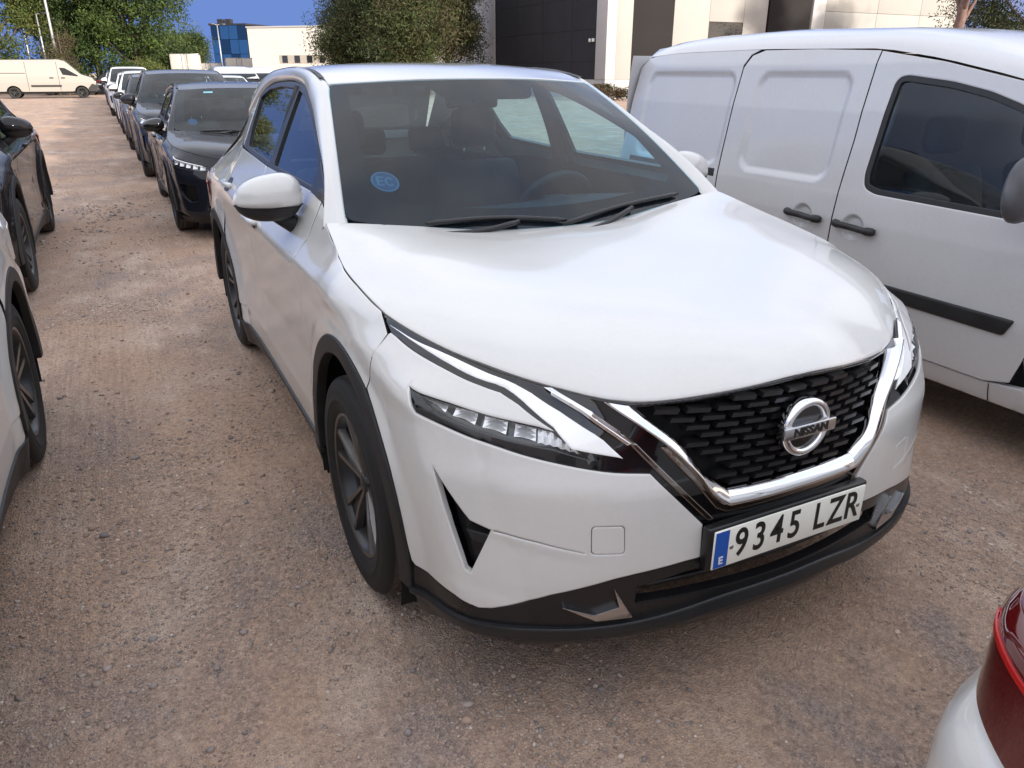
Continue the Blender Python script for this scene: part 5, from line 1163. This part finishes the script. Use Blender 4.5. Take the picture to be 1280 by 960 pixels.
# ------------------------------------------------------------------ trees
def blob_tree(name,label,loc,h,rx,rz,n_clump,tones,trunk_r=.22,leaf=.20,lean=0,group=None,seed=0,needles=False,base=.18,stem='bark'):
    g=np.random.default_rng(seed); root=thing(name,label,'tree',loc,0,group)
    top=np.array([lean,0,h*.80]); tube('trunk',crv([(0,0,-.1),(lean*.2,.05,h*.25),(lean*.6,-.05,h*.5),tuple(top)],10),np.linspace(trunk_r,trunk_r*.25,10),stem,root,9)
    C_=[]; zc=h*(base+(1-base)*.5); hz=h*(1-base)*.5
    # main boughs, then clumps gathered round their ends
    nb=max(7,n_clump//16); tips=[]
    for k in range(nb):
        u=g.normal(size=3); u/=np.linalg.norm(u); u[2]=u[2]*.9+.1; q=g.uniform(.5,.98)**.6
        tip=np.array([u[0]*rx*q+lean*.5,u[1]*rx*q,zc+u[2]*hz*q]); tips.append(tip)
        st=np.array([lean*.4,0,max(h*.18,tip[2]*.55)])
        if k<14: tube('limb',crv([tuple(st),tuple((st+tip)/2+[0,0,-.03*h]),tuple(tip)],6),np.linspace(trunk_r*.38,.02,6),stem,root,6)
    n_clump=int(n_clump*1.9); leaf*=.80; tips=np.array(tips); w=tips[g.integers(0,nb,n_clump)]; cl=w+g.normal(0,1,(n_clump,3))*np.array([rx*.22,rx*.22,hz*.16])
    m=62; n_clump=int(n_clump); q=g.normal(size=(n_clump,m,3)); q/=np.linalg.norm(q,axis=2)[...,None]; q*=g.uniform(.2,1,(n_clump,m,1))**.5*np.array([1,1,.7])*(leaf*4.4)
    ctr=(cl[:,None]+q).reshape(-1,3); nl=len(ctr)
    a=g.normal(size=(nl,3)); a/=np.linalg.norm(a,axis=1)[:,None]; b=np.cross(a,g.normal(size=(nl,3))); b/=np.linalg.norm(b,axis=1)[:,None]
    l=leaf*g.uniform(.55,1.2,nl); wd=l*(.28 if needles else .55)
    V=np.stack([ctr-a*l[:,None]*.6,ctr+b*wd[:,None]*.6,ctr+a*l[:,None]*.6,ctr-b*wd[:,None]*.6],1)
    ct=np.array(tones)[g.integers(0,len(tones),n_clump)]*g.uniform(.75,1.25,(n_clump,1)); col=np.repeat(np.repeat(ct,m,0)*g.uniform(.75,1.25,(nl,1)),4,0)
    fast_mesh('crown',V.reshape(-1,3),np.arange(nl*4).reshape(-1,4),'leaf',root,False,col)
    return root
def trees():
    gr=[(.042,.072,.020),(.055,.088,.024),(.035,.060,.018),(.072,.100,.028)]; yl=[(.090,.110,.030),(.065,.095,.024),(.105,.115,.034)]
    pn=[(.055,.075,.028),(.075,.090,.032),(.080,.072,.038),(.045,.066,.026)]; br=[(.095,.072,.044),(.08,.078,.036)]
    T=blob_tree
    g='broadleaf trees across the lot'
    T('broadleaf_tree','yellow-green tree above the rear of the far delivery van',(-8.2,70.5,0),10.5,3.4,5,210,yl,.25,.24,seed=1,group=g)
    T('broadleaf_tree','dark tree behind the far delivery van cab',(-4.4,80,0),8.2,2.7,4,170,gr,.22,.24,seed=2,group=g,base=.1)
    T('broadleaf_tree','tall dense tree rising over the nose of the far delivery van',(-1.4,74.0,0),12.5,3.6,5,300,gr,.3,.24,seed=3,group=g,base=.08)
    T('broadleaf_tree','tall rounded tree nearest the open sky beside the box trucks',(1.5,72.5,0),11.8,3.3,5,290,gr+[(.075,.12,.025)],.3,.24,seed=4,group=g,base=.08)
    T('broadleaf_tree','lower spreading tree behind the box trucks',(4.8,86,0),6.6,3.2,4,170,gr+yl[:1],.2,.24,seed=5,group=g,base=.05)
    T('broadleaf_tree','small round tree between the box trucks and the blue glass block',(8.0,96,0),5.8,2.6,4,130,gr,.18,.24,seed=6,group=g,base=.05)
    T('shrub','yellow-green shrub at the foot of the tall trees',(2.3,67.3,0),2.75,1.5,2,75,yl,.08,.18,seed=7,base=.0)
    T('shrub','dark hedge shrub beneath the tall dense tree',(-1.5,71,0),2.6,2.6,2,90,gr,.08,.2,seed=17,base=.0)
    T('shrub','dark hedge shrub beneath the yellow-green tree',(-8.5,73,0),2.9,3.0,2,90,gr,.08,.2,seed=18,base=.0)
    T('cypress_tree','narrow brownish cypress behind the far delivery van bonnet',(-3.6,65.8,0),5.2,.75,2.5,70,br,.1,.18,seed=8,needles=True,base=.02)
    g='dark pines beside the grey building'
    T('pine_tree','broad pine standing nearest the white office front',(15.6,58,0),9.6,2.7,4,380,pn,.26,.26,seed=9,needles=True,group=g,base=.04)
    T('pine_tree','tall pine in the middle of the clump',(17.4,54.5,0),11,3.0,4,480,pn,.3,.26,seed=10,needles=True,group=g,base=.04)
    T('pine_tree','brownish pine leaning behind the roof aerial',(20.2,55.5,0),10.5,3.0,4,450,pn+br,.26,.26,seed=11,needles=True,group=g,base=.04)
    T('pine_tree','pine touching the edge of the grey building',(23.0,58.5,0),10.5,2.5,4,330,pn+br,.26,.26,seed=12,needles=True,group=g,base=.04)
    T('pine_tree','pine with a bare reddish trunk beyond the pale end wall',(43.8,30.7,0),12,2.4,4,170,pn,.42,.26,seed=13,needles=True,base=.50,stem='pine_bark')
    T('pine_tree','dark pine hanging low beyond the panel van roof',(49.5,30,0),9,3.6,4,260,pn,.26,.26,seed=14,needles=True,base=.15)
    T('shrub','brown dry hedge at the foot of the grey building',(25.2,39.8,0),.75,1.3,1,70,[(.07,.05,.03),(.09,.065,.035),(.05,.05,.02)],.05,.13,seed=15,base=.0)
# ------------------------------------------------------------------ buildings
def block(root,name,lo,hi,mat,bev=0.): return box(name,lo,hi,mat,root,bev)
def grey_building():
    x0,y0=27.07,42.3; H=9.5
    root=thing('industrial_building','grey panelled industrial building with white corner columns and pale side wall','building',(x0,y0,0))
    # core
    block(root,'core',(.3,.3,0),(32.4,26,H-.2),'wall_white')
    block(root,'plinth',(-.06,-.06,0),(18.2,17.2,1.12),'wall_white')
    # left face (facing -x): dark cladding in three bays
    for y1,y2 in ((1.15,4.2),(4.24,8.2),(8.24,12.2),(12.24,15.98)):
        b=block(root,'cladding_panel',(-.02,y1,1.15),(.32,y2,H),'dark_clad')
    for k in range(4):
        z=2.2+k*1.9; block(root,'cladding_joint',(-.034,1.15,z),(-.021,15.98,z+.018),'dark_joint')
    block(root,'corner_column',(-.10,-.10,1.13),(.62,1.12,H),'wall_white',.01)
    block(root,'corner_column',(-.10,16.0,0),(.4,17.2,H),'wall_white',.01)
    for k in (3.3,5.6): pass
    for yy in (1.35,1.75): block(root,'wall_lamp',(-.16,yy,3.35),(-.03,yy+.16,3.55),'lamp_white',.02)
    # right face (facing -y): columns, dark panels, window, long pale wall
    X=lambda u:{757:0,782:1.52,787:1.83,836:4.93,837:4.99,880:7.86,922:10.8,950:12.83,953:13.05,1003:16.87,1005:17.03,1020:18.22,1180:32.43}[u]
    seg=[(787,836,'dark_clad2',-.02,1.13,H),(837,880,'wall_warm',-.06,1.13,H),(922,950,'wall_warm',-.06,1.13,H),(953,1003,'dark_clad2',-.02,1.13,H),(1005,1020,'wall_white',-.10,1.13,H)]
    for a,b_,m,d,z0,z1 in seg: block(root,'wall_panel',(X(a),d,z0),(X(b_),.31,z1),m,.005)
    block(root,'wall_panel',(.64,-.08,1.13),(X(787)-.02,.31,H),'wall_warm',.005)
    block(root,'wall_panel',(X(880)+.02,-.058,4.65),(X(922)-.02,.31,H),'wall_warm',.005)
    block(root,'wall_panel',(X(880)+.02,-.058,1.13),(X(922)-.02,.31,2.0),'wall_warm',.005)
    w=block(root,'window',(X(880)+.03,.0,2.02),(X(922)-.03,.32,4.63),'dark_glass_pane')
    for k in range(1,5): block(root,'louvre',(X(880)+.03,-.03,2.02+k*.52),(X(922)-.03,.0,2.05+k*.52),'dark_joint')
    # long wall in large precast panels
    xs=[18.24,23.5,28.2,32.43]
    for a,b_ in zip(xs[:-1],xs[1:]):
        for z1,z2 in ((0,2.7),(2.72,5.55),(5.57,H)): block(root,'precast_panel',(a,-.10,z1),(b_-.03,.31,z2),'wall_warm',.006)
    return root
def office():
    root=thing('office_building','white office block with a blue mirrored glass end and slit windows','building',(12.4,113,0))
    # runs from the blue end to the right, parallel to the lot's cross axis
    ang=math.atan2(101.4-113,25.3-12.4); root.rotation_euler=(0,0,ang)
    L=36; H=6.75
    box('white_wall',(5.3,0,0),(L,12,H),'office_white',root)
    box('parapet',(5.2,-.12,H),(L,12.1,H+.18),'wall_white',root)
    box('base_wall',(5.25,-.10,0),(L,0,1.6),'wall_grey',root)
    box('glass_core',(0,.1,0),(5.2,11.5,7.1),'dark',root)
    for i in range(4):
        for j in range(4):
            o=box('glass_pane',(.03+i*1.3,-.02,.3+j*1.72),(1.27+i*1.3,.1,1.97+j*1.72),'blue_glass' if (i+j)%3 else 'blue_glass_dark',root)
    for j in range(4):
        for k in range(6): box('glass_pane',(-.12,.15+k*1.9,.3+j*1.72),(-.005,1.98+k*1.9,1.97+j*1.72),'blue_glass',root)
    box('roof_cap',(-.2,-.1,7.1),(5.25,11.6,7.3),'alloy_dark',root)
    for x in (0.4,1.6): box('roof_unit',(x,1,7.3),(x+.7,1.7,7.9),'alloy_dark',root)
    rec=box('window_band',(9.6,-.05,2.6),(30,.0,3.55),'wall_band',root)
    for k in range(9): box('slit_window',(10.0+k*1.75,-.09,2.65),(10.75+k*1.75,-.04,3.5),'dark_glass_pane',rec)
    return root
def lamp_post(loc,h,label,double=True):
    root=thing('lamp_post',label,'lamp post',loc,0)
    tube('post',[(0,0,0),(0,0,h*.5),(0,0,h)],[.09,.07,.05],'galvanised',root,10)
    for sg in ((-1,1) if double else (1,)):
        tube('arm',[(0,0,h-.05),(sg*.35,0,h+.05)],.03,'galvanised',root,6)
        box('lamp_head',(sg*.55-.3,-.14,h-.02),(sg*.55+.3,.14,h+.10),'alloy_dark',root,.04)
    return root
def place():
    M['leaf']=tone_material('leaf',.6,.25); M['bark']=simple('bark',(.09,.07,.055),.9,vary=.3,vscale=6); M['pine_bark']=simple('pine_bark',(.16,.10,.085),.9,vary=.35,vscale=5)
    M['wall_white']=simple('white_wall_panel',(.42,.42,.42),.7,vary=.05,vscale=.6); M['wall_warm']=simple('cream_wall_panel',(.33,.322,.305),.75,vary=.05,vscale=.5); M['wall_grey']=simple('grey_wall_panel',(.30,.29,.28),.8,vary=.1,vscale=.5)
    M['wall_bright']=simple('pale_rendered_wall',(.70,.66,.60),.8,vary=.05,vscale=.4); M['office_white']=simple('office_white_render',(.62,.60,.55),.8,vary=.04,vscale=.3); M['wall_band']=simple('recessed_band',(.42,.38,.32),.8,vary=.1,vscale=1)
    M['dark_clad']=simple('dark_grey_cladding',(.032,.033,.039),.8,spec=.15,vary=.12,vscale=.7); M['dark_clad2']=simple('brown_grey_cladding',(.026,.024,.024),.8,spec=.1,vary=.12,vscale=.7); M['dark_joint']=simple('cladding_joint',(.015,.015,.017),.6)
    M['lamp_white']=simple('wall_lamp_plastic',(.8,.8,.78),.4); M['dark_glass_pane']=simple('dark_window_pane',(.02,.022,.025),.05,coat=1)
    M['blue_glass']=simple('blue_mirror_glass',(.03,.11,.26),.03,metal=.6); M['blue_glass_dark']=simple('dark_blue_mirror_glass',(.012,.045,.11),.03,metal=.6)
    M['galvanised']=simple('galvanised_steel',(.42,.43,.44),.45,metal=.6,vary=.1); M['truck_box']=simple('truck_box_panel',(.42,.40,.37),.5,vary=.07,vscale=1.5)
    M['white_shade']=M['white_dirty']; M['grey_plastic']=simple('grey_mirror_plastic',(.085,.085,.092),.42,vary=.15,vscale=12)
    ground(); trees(); grey_building(); office()
    hero(); vn=van(); parked()
    for loc,lb in (((.9,33.5,0),'small white van standing behind the parked rows before the box trucks'),((3.2,41.5,0),'white van parked farther off in front of the office')):
        o=copy_tree(vn); o.location=loc; o['label']=lb; o['group']='white vans of the second row'; o.name='panel_van'
    big_van((-4.62,59.6,0),math.radians(-2),'white delivery van parked crosswise at the far end of the lot')
    box_truck((5.2,72.5,0),math.radians(82),'box truck with a tall cream cargo box beside the rounded tree',3.8,2.0)
    box_truck((7.35,76.5,0),math.radians(84),'low box truck between two others before the office',3.0,1.35)
    box_truck((9.75,75.0,0),math.radians(84),'pale box truck in front of the blue glass end',3.4,1.75)
    g=np.random.default_rng(3); V=[];F=[]
    for k in range(70):
        p=g.normal(0,.05,2)*[2.2,.8]; a=g.uniform(0,6.283); L=g.uniform(.02,.07); h=g.uniform(.004,.03); i=len(V)
        V+=[(p[0],p[1],.002),(p[0]+.003,p[1]+.003,.002),(p[0]+L*math.cos(a),p[1]+L*math.sin(a)*.6,h)]; F.append((i,i+1,i+2))
    o=mesh_obj('dry_weed',V,F,simple('dry_straw',(.20,.13,.07),.9),None,False); o.location=(-1.72,7.0,.004); tag(o,'small dry brown weed lying in the aisle by the navy hatchback','weed')
    lamp_post((10.3,90,0),6.1,'twin-headed lamp post in front of the blue glass block')
    lamp_post((-6.0,72,0),6.0,'thin lamp post rising behind the far delivery van roof',False)
    lamp_post((-4.9,71,0),5.6,'second thin lamp post behind the far delivery van',False)
    o=tube('utility_pole',[(-4.05,69.4,0),(-4.08,69.4,9.5)],[.12,.08],'galvanised',None,8); tag(o,'tall plain pole beside the brown cypress','pole')
    # unseen building added behind the camera to throw shade over the near lot
    wh=thing('added_shade_building','added unseen long beige building behind the camera, shading the near lot','building',(10,-22,0))
    box('wall',(-40,-20,0),(40,0,9),'wall_bright',wh); box('roof_edge',(-40.2,-20.2,9),(40.2,.2,9.35),'wall_grey',wh)
    for k in range(12): box('loading_door',(-37+k*6.4,.0,0),(-33.6+k*6.4,.06,3.6),'wall_grey',wh,.01)
place()
